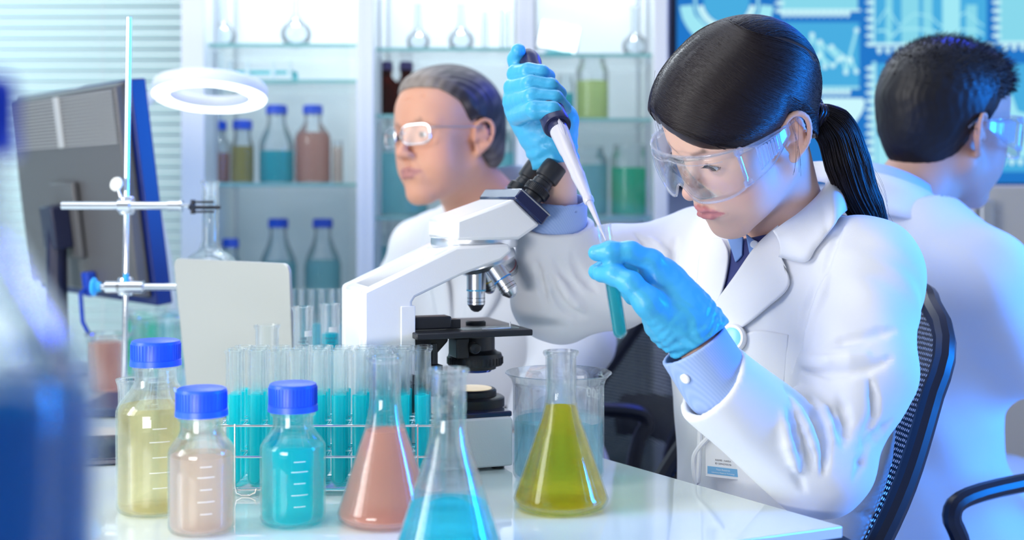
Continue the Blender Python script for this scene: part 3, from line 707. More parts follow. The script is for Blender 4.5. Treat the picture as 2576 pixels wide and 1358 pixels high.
# nosepiece and objectives
n0 = mic(1262, 640, .06); n1 = mic(1240, 690, .06)
na = np.array(mw(n0[0]-.012, .06, n0[1]+.010)); tilt = np.array(mw(n0[0]-.018, .06, n0[1]-.05)); nd = np.array(mw(n0[0]-.02+.0, .06, n0[1])) 
cc = mic(1228, 672, .06); C3 = np.array(mw(cc[0], .06, cc[1])); ax = np.array([MF[0]*.30, MF[1]*.30, -.954]); ax = ax/np.linalg.norm(ax)
MB().axl(C3-ax*.022, C3, [(0, 0), (.030, 0), (.036, .004), (.038, .010), (.038, .016), (.033, .022), (0, .022)], 48).build('nosepiece', STEEL, ms, world=True)
def objective(p, d, L, r, band, nm='objective'):
    p = np.array(p); d = np.array(d)/np.linalg.norm(d)
    o = MB().axl(p, p+d, [(0, -.004), (r, -.004), (r, L*.42), (r*.93, L*.43), (r*.93, L*.80), (r*.90, L*.81), (r*.55, L*.95), (r*.5, L*.96), (r*.25, L), (0, L)], 28).build(nm, STEEL, ms, world=True, angle=25)
    MB().axl(p, p+d, [(r+.0003, L*.40), (r+.0003, L*.44)], 28).build('band', band, o, world=True)
    for f_ in (.62, .72): MB().axl(p, p+d, [(r*.935, L*f_), (r*.95, L*f_+.0003), (r*.935, L*f_+.0006)], 28).build('groove', MBK, o, world=True)
o1 = mic(1198, 690, .05); zb = mic(1198, 784, .05)[1]
objective(mw(o1[0], .05, o1[1]), (0, 0, -1), o1[1]-zb, .0118, mat('band_cyan', (.1, .5, .8), .3))
q0 = mic(1243, 672, .035); q1 = mic(1293, 746, .02)
objective(mw(q0[0], .035, q0[1]), np.array(mw(q1[0], .02, q1[1]))-np.array(mw(q0[0], .035, q0[1])), np.linalg.norm(np.array(mw(q1[0], .02, q1[1]))-np.array(mw(q0[0], .035, q0[1]))), .0118, mat('band_blue', (.05, .3, .8), .3))
q0 = mic(1262, 652, .075); q1 = mic(1300, 690, .105)
objective(mw(q0[0], .075, q0[1]), np.array(mw(q1[0], .105, q1[1]))-np.array(mw(q0[0], .075, q0[1])), .038, .0125, mat('band_red', (.6, .03, .04), .3))
q0 = mic(1215, 680, .09); q1 = mic(1238, 742, .10)
objective(mw(q0[0], .09, q0[1]), np.array(mw(q1[0], .10, q1[1]))-np.array(mw(q0[0], .09, q0[1])), .034, .0100, mat('band_yellow', (.8, .6, .05), .3))
# stage
s0 = mic(1090, 838, -.02); s1 = mic(1341, 838, -.02); zt_ = s0[1]; th = .0075
MB().prism([(s0[0]-.02, zt_-th), (s1[0], zt_-th), (s1[0], zt_), (s0[0]-.02, zt_)], -.020, .145, mw).build('stage', MBK, ms, world=True, bevel=.0015)
h0 = mic(1042, 800, -.0)[0]; h1 = mic(1160, 800, 0.)[0]
so = MB().prism([(h0, zt_+.0015), (h1-.01, zt_+.0015), (h1-.01, zt_+.0165), (h0, zt_+.0165)], .005, .03, mw).build('slide_carrier', MBK, ms, world=True, bevel=.002)
MB().prism([(h1-.012, zt_+.001), (h1+.003, zt_+.001), (h1+.003, zt_+.012), (h1-.012, zt_+.012)], .010, .028, mw).build('carrier_clip', MBK, so, world=True, bevel=.001)
cw = mic(1200, 850, .05)[0]
MB().axl(mw(cw, .055, zt_), mw(cw, .055, zt_+1), [(0, .0002), (.0125, .0002), (.0125, .004), (.0105, .0055), (0, .0055)], 30).build('stage_ring', MBK, ms, world=True)
MB().prism([(cw-.035, zt_+.0003), (cw+.035, zt_+.0003), (cw+.035, zt_+.0014), (cw-.035, zt_+.0014)], -.005, .020, mw).build('glass_slide', clear_mat('slide_glass', (.93, .98, .98), 1.45, .3, milk=.2), ms, world=True)
MB().tube([mw(cw-.015, -.012, zt_+.0018), mw(cw+.022, -.010, zt_+.0018), mw(cw+.036, .03, zt_+.004)], .0012, 6).build('slide_finger', CHROME, ms, world=True)
# condenser
cz = CZ-(886-HY)/FPX*1.53
ck = mic(1195, 900, .055); cc_ = mw(ck[0], .055, 0)
def zv(v): return ck[1]-(v-900)/FPX*1.53
cn = MB().axl(mw(ck[0], .055, zv(927)), mw(ck[0], .055, zv(800)), [(0, 0), (.026, 0), (.026, .003), (.0335, .0045), (.0342, .007), (.0342, .014), (.0325, .0195), (.028, .021), (.0245, .024), (.0245, .040), (0, .040)], 48).build('condenser', MBK, ms, world=True, angle=30)
kb = MB()
for k in range(40):
    t_ = 2*PI*k/40; kb.box(tuple(np.array(mw(ck[0], .055, zv(927)+.0105))+np.array([math.cos(t_)*.0342, math.sin(t_)*.0342, 0])), (.0016, .0022, .008), Matrix.Rotation(t_, 3, 'Z'))
kb.build('knurling', MBK, cn, world=True, smooth=False)
MB().axl(mw(ck[0], .055, zv(934)), mw(ck[0], .055, zv(800)), [(0, 0), (.020, 0), (.0225, .003), (.0225, .005), (0, .005)], 36).build('filter_lens', mat('blue_filter', (.03, .08, .4), .1, coat=.6), cn, world=True)
sx = mic(1187, 873, .02); pv = np.array(mw(sx[0], .018, sx[1]))
MB().axl(pv, pv-np.array([MW[0], MW[1], 0]), [(0, 0), (.0068, 0), (.0068, .012), (.0055, .013), (0, .011)], 20).build('centering_screw', MBK, ms, world=True)
MB().prism([(sx[0]-.022, sx[1]-.012), (sx[0]-.006, sx[1]-.012), (sx[0]-.006, sx[1]+.012), (sx[0]-.022, sx[1]+.012)], .012, .045, mw).build('condenser_clamp', MBK, ms, world=True, bevel=.0015)
bk0 = mpoly([(1040, 850), (1128, 850), (1128, 858), (1100, 890), (1085, 905), (1085, 925), (1040, 935)], .03)
MB().prism(bk0, .03, .09, mw).build('stage_bracket', MBK, ms, world=True, bevel=.002)
kn = mic(1094, 900, .01); MB().axl(mw(kn[0], .012, kn[1]-.045), mw(kn[0], .012, kn[1]+.04), [(0, 0), (.0078, 0), (.0082, .002), (.0082, .020), (.0098, .0215), (.0098, .036), (.004, .038), (.004, .062), (0, .062)], 24).build('stage_knob', MBK, ms, world=True)
# light source on the base
il = mic(1186, 1030, .06)[0]
lo = MB().axl(mw(il, .06, base_z+.0055), mw(il, .06, base_z+1), [(0, 0), (.041, 0), (.041, .010), (.038, .012), (.031, .0125), (.031, .019), (.029, .021), (0, .021)], 44).build('field_lens_mount', MBK, ms, world=True, angle=30)
MB().axl(mw(il, .06, base_z+.0262), mw(il, .06, base_z+1), [(0, 0), (.0255, 0), (.0250, .0010), (0, .0022)], 36).build('field_lens', mat('warm_lamp_lens', (.9, .8, .6), .2, emit=(1, .80, .45), es=.45), lo, world=True)
fk = mic(965, 1010, 0.)
for w_, s_ in ((-.004, -1), (BW+.004, 1)):
    p = np.array(mw(fk[0]+.03, w_, base_z+.035)); MB().axl(p, p+s_*np.array([MW[0], MW[1], 0]), [(0, -.006), (.022, -.006), (.022, .010), (.013, .012), (.013, .020), (0, .020)], 32).build('focus_knob', MBK, ms, world=True)

# ------------------------------------------------------------------ laptop
LT = thing('laptop', (-.40, 1.80, TZ), 'open silver laptop seen from behind, standing in front of the round flask', 'laptop')
TL, TR_ = P(440, 649, 1.86), P(729, 663, 1.71); TR_[2] = TL[2]
dd = (TR_-TL); wd = np.linalg.norm(dd[:2]); dd = np.array([dd[0], dd[1], 0])/wd; nb = np.array([dd[1], -dd[0], 0])
if nb[1] > 0: nb = -nb
BLc = TL-nb*.020; BLc[2] = TZ+.016; up = TL-BLc; Hh = np.linalg.norm(up); up = up/Hh; tn = np.cross(dd, up)
SILV = mat('laptop_silver', (.47, .49, .47), .38, .25, var=.01)
def lid_outline(W, H, r=.012, n=5):
    pts = []
    for cx_, cy_, a0 in ((W-r, H-r, 0), (r, H-r, 90), (r, .003, 180), (W-r, .003, 270)):
        rr = r if cy_ > .01 else .003
        for k in range(n+1): a = math.radians(a0+90*k/n); pts.append((cx_+math.cos(a)*rr, cy_+math.sin(a)*rr))
    return pts
lidf = lambda u, t, v: tuple(BLc+dd*u+up*v+tn*t)
lid = MB().prism(lid_outline(wd, Hh), -.0028, .0028, lidf).build('lid', SILV, LT, world=True, bevel=.0012)
sgn = 1 if np.dot(tn, nb) < 0 else -1
MB().prism([(.006, .012), (wd-.006, .012), (wd-.006, Hh-.008), (.006, Hh-.008)], sgn*.0029, sgn*.0034, lidf).build('display_glass', mat('display_dark', (.02, .03, .06), .08), lid, world=True)
bf = lambda u, t, v: tuple(np.array([TL[0], TL[1], 0])*0+np.array([BLc[0], BLc[1], TZ])+dd*u-nb*v+np.array([0, 0, t]))
kbs = MB().prism(lid_outline(wd, .215), .0012, .0125, bf).build('keyboard_base', SILV, LT, world=True, bevel=.0015)
kb = MB()
for r_ in range(5):
    for k in range(12): kb.box(bf(.016+(wd-.032)*(k+.5)/12, .0129, .03+r_*.018), (.0135, .0135, .0012), Matrix.Rotation(math.atan2(dd[1], dd[0]), 3, 'Z'))
kb.build('keys', BLACK, kbs, world=True, smooth=False)
MB().cyl(bf(.02, .0135, .001), bf(wd-.02, .0135, .001), .0042, n=12).build('hinge', BLACK, LT, world=True)

# ------------------------------------------------------------------ desktop monitor seen from behind
MN = thing('monitor', (-.80, 2.40, TZ), 'dark desktop monitor seen from behind on the left, vented back', 'monitor')
mTR = P(325, 198, 2.15); mTL = P(38, 247, 2.56); mTL[2] = mTR[2]
md_ = mTL-mTR; MWd = np.linalg.norm(md_[:2]); md_ = md_/MWd; mn = np.array([-md_[1], md_[0], 0])
if mn[1] > 0: mn = -mn                                    # towards the camera
mBR = mTR-mn*.05; mBR[2] = .889
mup = mTR-mBR; MH = np.linalg.norm(mup); mup /= MH; mo = np.cross(mup, md_)
if np.dot(mo, mn) < 0: mo = -mo
mf = lambda u, t, v: tuple(mBR+md_*u+mup*v+mo*t)          # u from the right edge, t towards the camera, v up
MDK = mat('monitor_black', (.012, .016, .05), .3); MGR = mat('monitor_back_grey', (.105, .105, .112), .34)
MB().prism([(0, 0), (MWd, 0), (MWd, MH), (0, MH)], -.030, 0, mf).build('front_frame', mat('monitor_side_blue', (.006, .018, .14), .3), MN, world=True, bevel=.003)
MB().prism([(.012, .02), (MWd-.012, .02), (MWd-.012, MH-.012), (.012, MH-.012)], -.0315, -.0301, mf).build('display', mat('display_glow', (.02, .03, .05), .1, emit=(.10, .35, .8), es=.8), MN, world=True)
b = MB(); o = .014; i_ = .035
V = [mf(o, .0002, o), mf(MWd-o, .0002, o), mf(MWd-o, .0002, MH-.002), mf(o, .0002, MH-.002), mf(o+.004, .024, o+.006), mf(MWd-o-.004, .024, o+.006), mf(MWd-o-.004, .020, MH-.010), mf(o+.004, .020, MH-.010)]
b.add(V, [(0, 1, 2, 3), (4, 7, 6, 5), (0, 4, 5, 1), (1, 5, 6, 2), (2, 6, 7, 3), (3, 7, 4, 0)])
mb_ = b.build('back_shell', MGR, MN, world=True, bevel=.004)
vt = MB(); row = 0
vv = MH-.105
while vv < MH-.018:
    u = .03
    while u < MWd-.03:
        if not (.255 < u < .285): vt.box(mf(u, .0222+(.0012 if vv < MH-.06 else 0)*0, vv), (.0050, .004, .0034), Matrix((Vector(md_), Vector(mo), Vector(mup))).transposed())
        u += .0082
    vv += .0062
vt.build('vent_grille', mat('monitor_vent_light', (.42, .43, .44), .35), mb_, world=True, smooth=False)
MB().prism([(.257, MH-.108), (.283, MH-.108), (.283, MH-.014), (.257, MH-.014)], .0215, .0262, mf).build('handle_strip', mat('monitor_strip', (.5, .51, .52), .35), mb_, world=True, bevel=.002)
MB().prism([(MWd/2-.055, .08), (MWd/2+.055, .08), (MWd/2+.055, .22), (MWd/2-.055, .22)], .0235, .036, mf).build('mount_plate', MGR, MN, world=True, bevel=.004)
ctr = np.array(mf(MWd/2, .055, .12)); ft_ = np.array([ctr[0], ctr[1], TZ])
MB().prism([(MWd/2-.03, .10), (MWd/2+.03, .10), (MWd/2+.03, .18), (MWd/2-.03, .18)], .035, .07, mf).build('hinge_block', MDK, MN, world=True, bevel=.004)
MB().cyl(ft_+np.array([0, 0, .014]), ctr+np.array([0, 0, .03]), .021, .018).build('stand_neck', MDK, MN, world=True)
MB().lathe([(0, .0003), (.085, .0003), (.087, .003), (.082, .010), (.03, .016), (0, .016)], 48, tuple(ft_)).build('stand_foot', MDK, MN, world=True)
cb = [np.array(mf(.20, .03, .035)), np.array(mf(.19, .055, .02)), np.array(mf(.185, .06, -.03)), np.array(mf(.20, .03, -.10)), np.array(mf(.22, 0, -.128))]
MB().tube([tuple(c) for c in cb], .004, 8).build('signal_cable', mat('cable_blue', (.01, .06, .5), .4), MN, world=True)
MB().prism([(.185, .012), (.212, .012), (.212, .056), (.185, .056)], .024, .042, mf).build('cable_plug', mat('cable_blue', (.01, .06, .5), .4), MN, world=True, bevel=.003)

# ------------------------------------------------------------------ retort stand, clamps, round flask
YR = 1.98
rs = thing('ring_stand', (PX(317, YR), YR, TZ), 'tall chrome laboratory stand with two clamps in front of the monitor', 'stand')
MB().box((PX(317, YR), YR-.02, TZ+.0075), (.10, .16, .013)).build('base', mat('stand_base', (.03, .05, .12), .35), rs, world=True, bevel=.002)
MB().cyl((PX(312, YR), YR, TZ+.012), P(325, 45, YR), .0043, n=20).build('rod', CHROME, rs, world=True)
xr = lambda v: PX(312+(325-312)*(1023-v)/978, YR); zr = lambda v: CZ-(v-HY)/FPX*YR
cl = MB().cyl((PX(162, YR), YR-.011, zr(517)), (PX(430, YR), YR-.011, zr(517)), .0062, n=20)
clo = cl.build('clamp_rod', CHROME, rs, world=True)
b = MB(); b.cyl((PX(428, YR), YR-.011, zr(517)), (PX(458, YR), YR-.011, zr(517)), .0078, n=20); b.cyl((PX(458, YR), YR-.011, zr(517)), (PX(464, YR), YR-.011, zr(517)), .0095, n=20); b.cyl((PX(464, YR), YR-.011, zr(517)), (PX(482, YR), YR-.011, zr(518)), .003, n=10)
b.build('clamp_neck', CHROME, clo, world=True)
def clamp_boss(v, dx=0):
    o = MB(); x = xr(v); z = zr(v)
    o.lathe([(0, -.014), (.0105, -.014), (.0125, -.009), (.0125, .009), (.0105, .014), (0, .014)], 20, (x, YR, z)); o.lathe([(0, -.010), (.0095, -.010), (.0095, .010), (0, .010)], 20, (x, YR-.011, z), Matrix.Rotation(PI/2, 3, 'Y'))
    return o.build('clamp_boss', CHROME, rs, world=True, bevel=.001)
bo = clamp_boss(517)
MB().cyl((xr(517)-.006, YR-.006, zr(505)), P(298, 478, YR-.008), .0024, n=10).build('screw_stem', CHROME, bo, world=True)
sc0 = P(293, 463, YR-.012); MB().axl(sc0, sc0+np.array([-.35, -.85, .25]), [(0, -.002), (.0105, -.002), (.0112, 0), (.0105, .002), (0, .002)], 20).build('thumb_screw', mat('white_enamel', (.92, .95, .92), .2), bo, world=True)
# black three-prong jaw
j = MB(); zj = zr(520)
for dz in (-.0075, .0075):
    pts = [(PX(480, YR), YR-.011, zj+dz*.2), (PX(492, YR), YR-.013, zj+dz), (PX(508, YR), YR-.0185, zj+dz), (PX(545, YR), YR-.0175, zj+dz)]; j.tube(pts, .0018, 8)
j.tube([(PX(480, YR), YR-.011, zj), (PX(500, YR), YR-.021, zj-.001), (PX(562, YR), YR-.019, zj-.0005)], .0026, 8)
j.tube([(PX(480, YR), YR-.011, zj), (PX(495, YR), YR+.010, zj), (PX(545, YR), YR+.018, zj)], .0022, 8)
j.lathe([(0, -.011), (.004, -.011), (.004, .011), (0, .011)], 12, (PX(490, YR), YR-.011, zj))
j.build('clamp_jaw', BLACK, clo, world=True)
rf = thing('round_bottom_flask', (PX(530, YR), YR, zr(700)-.05), 'clear round bottomed flask held by the upper clamp behind the laptop', 'flask')
Rb = .0475; rn = .0132; Hn = zr(455)-(zr(700)-.05)
pr = [(0, .0025)]+[(Rb*math.sin(a), .05-Rb*math.cos(a)) for a in np.linspace(.15, 2.72, 20)]
pr = pr+[(rn+.003, pr[-1][1]+.006), (rn, pr[-1][1]+.016), (rn, Hn-.005), (rn+.0022, Hn-.003), (rn+.0022, Hn), (rn-.001, Hn)]
inn = [(max(r-.0016, .001), z+(.002 if z < .02 else 0)) for r, z in pr[1:-3]][::-1]
MB().lathe(pr+inn+[(0, .0045)], 48).build('glass_body', GLASS, rf, angle=60)
# lower clamp with the blue knob
x, z = xr(720), zr(720)
lo_ = clamp_boss(720)
b = MB(); b.axl((x-.035, YR-.011, z), (x+1, YR-.011, z), [(0, 0), (.0045, 0), (.0045, .006), (.0095, .008), (.0095, .030), (.006, .034), (.006, .038), (.0098, .040), (.0098, .066), (.0055, .068), (.0055, .16), (0, .16)], 20); b.build('clamp_rod', CHROME, lo_, world=True)
b = MB(); b.axl((x-.049, YR-.011, z), (x+1, YR-.011, z), [(0, 0), (.012, 0), (.0145, .002), (.0145, .005), (.009, .008), (.0075, .014), (0, .014)], 20); b.build('blue_knob', mat('sky_blue_knob', (.03, .42, .85), .3), lo_, world=True)
MB().cyl((x+.004, YR-.011, z), (x+.004, YR-.011, z+.020), .0045, n=14).build('blue_knob', mat('sky_blue_knob', (.03, .42, .85), .3), lo_, world=True)

# ------------------------------------------------------------------ ring lamp
YL = 2.36
rl = thing('ring_lamp', (-.66, 2.50, TZ), 'glowing white ring lamp on an arm above the clamped flask', 'lamp')
rc = P(528, 236, YL); Rr = 142/FPX*YL; Mt = Matrix.Rotation(math.radians(-12), 3, 'X')
ringb = MB(); ringb.lathe([(Rr*.99, -.006), (Rr, -.003), (Rr, .012), (Rr*.97, .018), (Rr*.72, .018), (Rr*.685, .012), (Rr*.685, -.003), (Rr*.70, -.006)], 72, tuple(rc), Mt, closed=True)
rh = ringb.build('lamp_ring', WHITE, rl, world=True)
e = MB(); e.lathe([(Rr*.985, -.0065), (Rr*.975, -.0085), (Rr*.715, -.0085), (Rr*.705, -.0065)], 72, tuple(rc), Mt, closed=True)
e.build('light_tube', mat('ring_light', (1, 1, 1), .5, emit=(.97, 1.0, .97), es=2.4), rh, world=True)
jl = P(345, 275, YL)
MB().tube([tuple(rc+np.array([-Rr*.97, 0, .004])), tuple(P(372, 256, YL)), tuple(jl)], [.011, .009, .007], 10).build('lamp_arm', WHITE, rl, world=True)
MB().cyl(jl+np.array([0, -.01, 0]), jl+np.array([0, .012, 0]), .013, n=20).build('joint', WHITE, rl, world=True)
MB().tube([tuple(jl), (-.685, 2.40, 1.12), (-.668, 2.47, .95), (-.66, 2.50, TZ+.02)], .0085, 10).build('lamp_post', WHITE, rl, world=True)
MB().lathe([(0, .0003), (.052, .0003), (.052, .010), (.046, .018), (.02, .022), (0, .022)], 40, (-.66, 2.50, TZ)).build('lamp_base', WHITE, rl, world=True)

# ------------------------------------------------------------------ blurred glassware under the monitor
beaker('beaker', 395, 2.22, .043, .118, 0, None, 'large empty beaker blurred under the monitor', flare=.007, n=40)
beaker('beaker', 268, 2.12, .032, .098, .085, L_PINK, 'blurred beaker of pink liquid under the monitor stand', flare=.005, n=32)
beaker('beaker', 358, 2.31, .030, .122, .105, L_GREEN, 'blurred beaker of green liquid just below the monitor edge', flare=.004, n=32)
beaker('beaker', 438, 2.39, .024, .115, .100, L_CYAN, 'blurred beaker of cyan liquid beside the laptop edge', flare=.004, n=32)
tbp = PT(262, 1140); tl = thing('tablet', (tbp[0], tbp[1], TZ), 'dark tablet lying flat behind the tallest blue capped bottle', 'tablet')
MB().box((0, 0, .0048), (.11, .16, .008), Matrix.Rotation(.2, 3, 'Z')).build('tablet_body', MDK, tl, bevel=.002)
MB().box((0, 0, .0090), (.10, .15, .0004), Matrix.Rotation(.2, 3, 'Z')).build('tablet_glass', mat('display_dark', (.02, .03, .06), .08), tl)

# ------------------------------------------------------------------ office chairs
MESHM = bpy.data.materials.new('chair_mesh_fabric'); MESHM.use_nodes = True; N_, L_ = nt(MESHM)
bs = N_['Principled BSDF']; bs.inputs['Base Color'].default_value = (.010, .012, .022, 1); bs.inputs['Roughness'].default_value = .6
tc_ = N_.new('ShaderNodeTexCoord'); vo = N_.new('ShaderNodeTexVoronoi'); vo.inputs['Scale'].default_value = 240; vo.inputs['Randomness'].default_value = .12
mp_ = N_.new('ShaderNodeMapping'); mp_.inputs['Scale'].default_value = (0, 1.0, .75); L_.new(tc_.outputs['Object'], mp_.inputs[0]); L_.new(mp_.outputs[0], vo.inputs['Vector'])
lt = N_.new('ShaderNodeMath'); lt.operation = 'LESS_THAN'; lt.inputs[1].default_value = .30; L_.new(vo.outputs['Distance'], lt.inputs[0])
tr_ = N_.new('ShaderNodeBsdfTransparent'); mx_ = N_.new('ShaderNodeMixShader'); L_.new(lt.outputs[0], mx_.inputs[0]); L_.new(bs.outputs[0], mx_.inputs[1]); L_.new(tr_.outputs[0], mx_.inputs[2]); L_.new(mx_.outputs[0], N_['Material Output'].inputs[0])
CHB = mat('chair_black', (.008, .010, .020), .35)
def chair(loc, yaw, label, armz=.70, h=1.0, zlo=.50, wid=.215):
    c = thing('office_chair', (loc[0], loc[1], 0), label, 'chair', 'black mesh backed office chairs', rot=(0, 0, yaw))
    MB().grid(lambda u, v: (-.24+.48*u, (v-.5)*.47*(1-.15*(2*u-1)**4), .43+.055*(1-(2*u-1)**4)*(1-(2*v-1)**6)+.0), 14, 14).build('seat', CHB, c, solid=.03)
    def bk(u, v):           # u across, v up
        wv = wid*(.86+.14*math.sin(PI*min(1, v*1.25)))*(1-.0*v)
        if v > .8: wv *= math.sqrt(max(.12, 1-((v-.8)/.2)**2*.62))
        y = (2*u-1)*wv; z = zlo+(h-zlo)*v-.015*(2*u-1)**4*v
        x = -.235-.30*max(0, v-.32)**1.3-.05*(1-v)*0+.035*math.exp(-((v-.28)/.2)**2)-.045+.05*(2*u-1)**2
        return (x, y, z)
    MB().grid(bk, 24, 30).build('mesh_back', MESHM, c, fix=False)
    ring = [bk(u, 0) for u in np.linspace(0, 1, 10)]+[bk(1, v) for v in np.linspace(0, 1, 24)][1:]+[bk(u, 1) for u in np.linspace(1, 0, 14)][1:]+[bk(0, v) for v in np.linspace(1, 0, 24)][1:-1]
    MB().tube(ring, .0135, 10, closed=True).build('back_frame', CHB, c)
    MB().grid(lambda u, v: tuple(np.array(bk(.12+.76*u, .22+.16*v+.03*math.sin(PI*u)))+np.array([-.03, 0, 0])), 14, 5).build('lumbar_support', CHB, c, solid=.012)
    sp = MB(); sp.tube([(-.02, 0, .415), (-.20, 0, .40), (-.325, 0, .46), (-.35, 0, .60), (-.345, 0, .72)], .020, 10); sp.build('back_spine', CHB, c)
    for s_ in (-1, 1):
        y = s_*.262
        pts = [(-.10, s_*.20, .425), (-.08, y, .44), (-.11, y, armz-.08), (-.13, y, armz-.03), (-.10, y, armz-.008), (.02, y, armz), (.13, y, armz-.005), (.175, y, armz-.035), (.16, y, armz-.09), (.09, y, .47), (.06, s_*.20, .425)]
        sm = []
        for k in range(len(pts)-1):
            p0, p1, p2, p3 = [np.array(pts[max(0, min(len(pts)-1, k+q_))]) for q_ in (-1, 0, 1, 2)]
            for t_ in (0, .25, .5, .75): sm.append(tuple(.5*((2*p1)+(-p0+p2)*t_+(2*p0-5*p1+4*p2-p3)*t_**2+(-p0+3*p1-3*p2+p3)*t_**3)))
        MB().tube(sm+[pts[-1]], .0125, 10).build('armrest', CHB, c)
    MB().cyl((0, 0, .08), (0, 0, .42), .025, n=20).build('gas_column', STEEL, c)
    st_ = MB()
    for k in range(5):
        a = 2*PI*k/5+.3; st_.tube([(0, 0, .10), (math.cos(a)*.15, math.sin(a)*.15, .09), (math.cos(a)*.29, math.sin(a)*.29, .062)], [.028, .02, .015], 8)
    st_.build('star_base', CHB, c)
    for k in range(5):
        a = 2*PI*k/5+.3; MB().cyl((math.cos(a)*.29-math.sin(a)*.018, math.sin(a)*.29+math.cos(a)*.018, .0275), (math.cos(a)*.29+math.sin(a)*.018, math.sin(a)*.29-math.cos(a)*.018, .0275), .027, n=18).build('caster', CHB, c)
    return c
WYAW = math.atan2(-.475, -.88)
chair((.112, 1.495), WYAW, 'black mesh office chair the woman at the front sits on', armz=.728, h=.955, wid=.205)
chair((.02, 2.30), math.radians(197), 'black mesh office chair behind the beaker, with a looped armrest', armz=.735, h=.98)
chair((.575, 1.965), math.radians(27), 'black office chair under the young man at right', armz=.688, h=.60, zlo=.44)
# ------------------------------------------------------------------ signed distance fields and surface nets
def nrm(p): return np.sqrt((p*p).sum(-1))
def neckhole(d, p, o, n, r, k=.006):
    n = np.asarray(n, float); n = n/np.linalg.norm(n); q = p-np.asarray(o, np.float32); pl = q@n.astype(np.float32); rad = nrm(q-pl[:, None]*n.astype(np.float32))-r
    return smax(d, -smax(-pl, rad, .004), k)
def smin(a, b, k): h = np.clip(.5+.5*(b-a)/k, 0, 1); return b*(1-h)+a*h-k*h*(1-h)
def smax(a, b, k): return -smin(-a, -b, k)
def rcone(p, a, b, r1, r2):
    a = np.asarray(a, np.float32); b = np.asarray(b, np.float32); d = b-a
    t = np.clip(((p-a)@d)/max(1e-9, d@d), 0, 1)
    return nrm(p-a-t[:, None]*d)-(r1+(r2-r1)*t)
def sph(p, c, r): return nrm(p-np.asarray(c, np.float32))-r
def ell(p, c, r):
    q = p-np.asarray(c, np.float32); r = np.asarray(r, np.float32)
    k0 = nrm(q/r); k1 = nrm(q/(r*r)); return k0*(k0-1)/np.maximum(k1, 1e-6)
def ellr(p, c, r, R): return ell((p-np.asarray(c, np.float32))@np.asarray(R, np.float32), (0, 0, 0), r)
def chain(p, pts, rs, k=.01):
    d = None
    for (a, b, r1, r2) in zip(pts, pts[1:], rs, rs[1:]):
        e = rcone(p, a, b, r1, r2); d = e if d is None else smin(d, e, k)
    return d
def surface(f, lo, hi, h, newton=2):
    lo = np.array(lo, float); hi = np.array(hi, float)
    nb_ = np.ceil((hi-lo)/(4*h)).astype(int)+1; N = nb_*4+1
    bx = [lo[i]+(np.arange(nb_[i])*4+2)*h for i in range(3)]
    g = np.stack(np.meshgrid(*bx, indexing='ij'), -1).reshape(-1, 3).astype(np.float32)
    dc = f(g).reshape(nb_)
    D = np.full(N, 1.0, np.float32)
    rep = np.repeat(np.repeat(np.repeat(dc, 4, 0), 4, 1), 4, 2); D[:-1, :-1, :-1] = np.sign(rep)*1.0
    m = np.abs(dc) < 4*h*1.35
    m2 = np.zeros(N, bool)
    mm = np.repeat(np.repeat(np.repeat(m, 4, 0), 4, 1), 4, 2)
    for dx in (0, 1):
        for dy in (0, 1):
            for dz in (0, 1): m2[dx:dx+mm.shape[0], dy:dy+mm.shape[1], dz:dz+mm.shape[2]] |= mm
    I = np.argwhere(m2)
    P_ = (lo+I*h).astype(np.float32)
    D[I[:, 0], I[:, 1], I[:, 2]] = f(P_)
    S_ = D < 0
    C = S_[:-1, :-1, :-1].astype(np.int8)
    cnt = sum(S_[a:N[0]-1+a, b:N[1]-1+b, c:N[2]-1+c].astype(np.int8) for a in (0, 1) for b in (0, 1) for c in (0, 1))
    act = (cnt > 0) & (cnt < 8)
    A = np.argwhere(act); n = len(A); idx = np.full(act.shape, -1, np.int32); idx[A[:, 0], A[:, 1], A[:, 2]] = np.arange(n)
    corners = [(a, b, c) for a in (0, 1) for b in (0, 1) for c in (0, 1)]
    val = np.stack([D[A[:, 0]+a, A[:, 1]+b, A[:, 2]+c] for a, b, c in corners], 1)
    acc = np.zeros((n, 3)); ct = np.zeros(n)
    for i, ci in enumerate(corners):
        for j, cj in enumerate(corners):
            if j > i and sum(abs(x-y) for x, y in zip(ci, cj)) == 1:
                mk = (val[:, i] < 0) != (val[:, j] < 0)
                t = val[:, i]/np.where(mk, val[:, i]-val[:, j], 1)
                p = np.array(ci)+(np.array(cj)-np.array(ci))*t[:, None]
                acc[mk] += p[mk]; ct[mk] += 1
    V = lo+(A+acc/ct[:, None])*h
    Q = []
    for ax in range(3):
        o = [0, 0, 0]; o[ax] = 1
        s0 = S_; sl0 = [slice(1, -1)]*3; sl0[ax] = slice(0, -1)
        a_ = S_[tuple(sl0)]; sl1 = [slice(1, -1)]*3; sl1[ax] = slice(1, None); b_ = S_[tuple(sl1)]
        E = np.argwhere(a_ != b_); base = E.copy()
        for q in range(3):
            if q != ax: base[:, q] += 1
        u, v = [(1, 2), (2, 0), (0, 1)][ax]
        def at(du, dv):
            w_ = base.copy(); w_[:, u] += du; w_[:, v] += dv; return idx[w_[:, 0], w_[:, 1], w_[:, 2]]
        q = np.stack([at(-1, -1), at(0, -1), at(0, 0), at(-1, 0)], 1)
        flip = ~a_[tuple(E.T)]; q[flip] = q[flip][:, ::-1]
        Q.append(q)
    Q = np.concatenate(Q); Q = Q[(Q >= 0).all(1)]
    e = h*.4
    for _ in range(newton):
        Vf = V.astype(np.float32); d0 = f(Vf)
        G = np.stack([(f(Vf+np.eye(3, dtype=np.float32)[i]*e)-f(Vf-np.eye(3, dtype=np.float32)[i]*e))/(2*e) for i in range(3)], 1)
        V = V-np.clip(d0/np.maximum((G*G).sum(1), .25), -h*.6, h*.6)[:, None]*G
    return V, Q
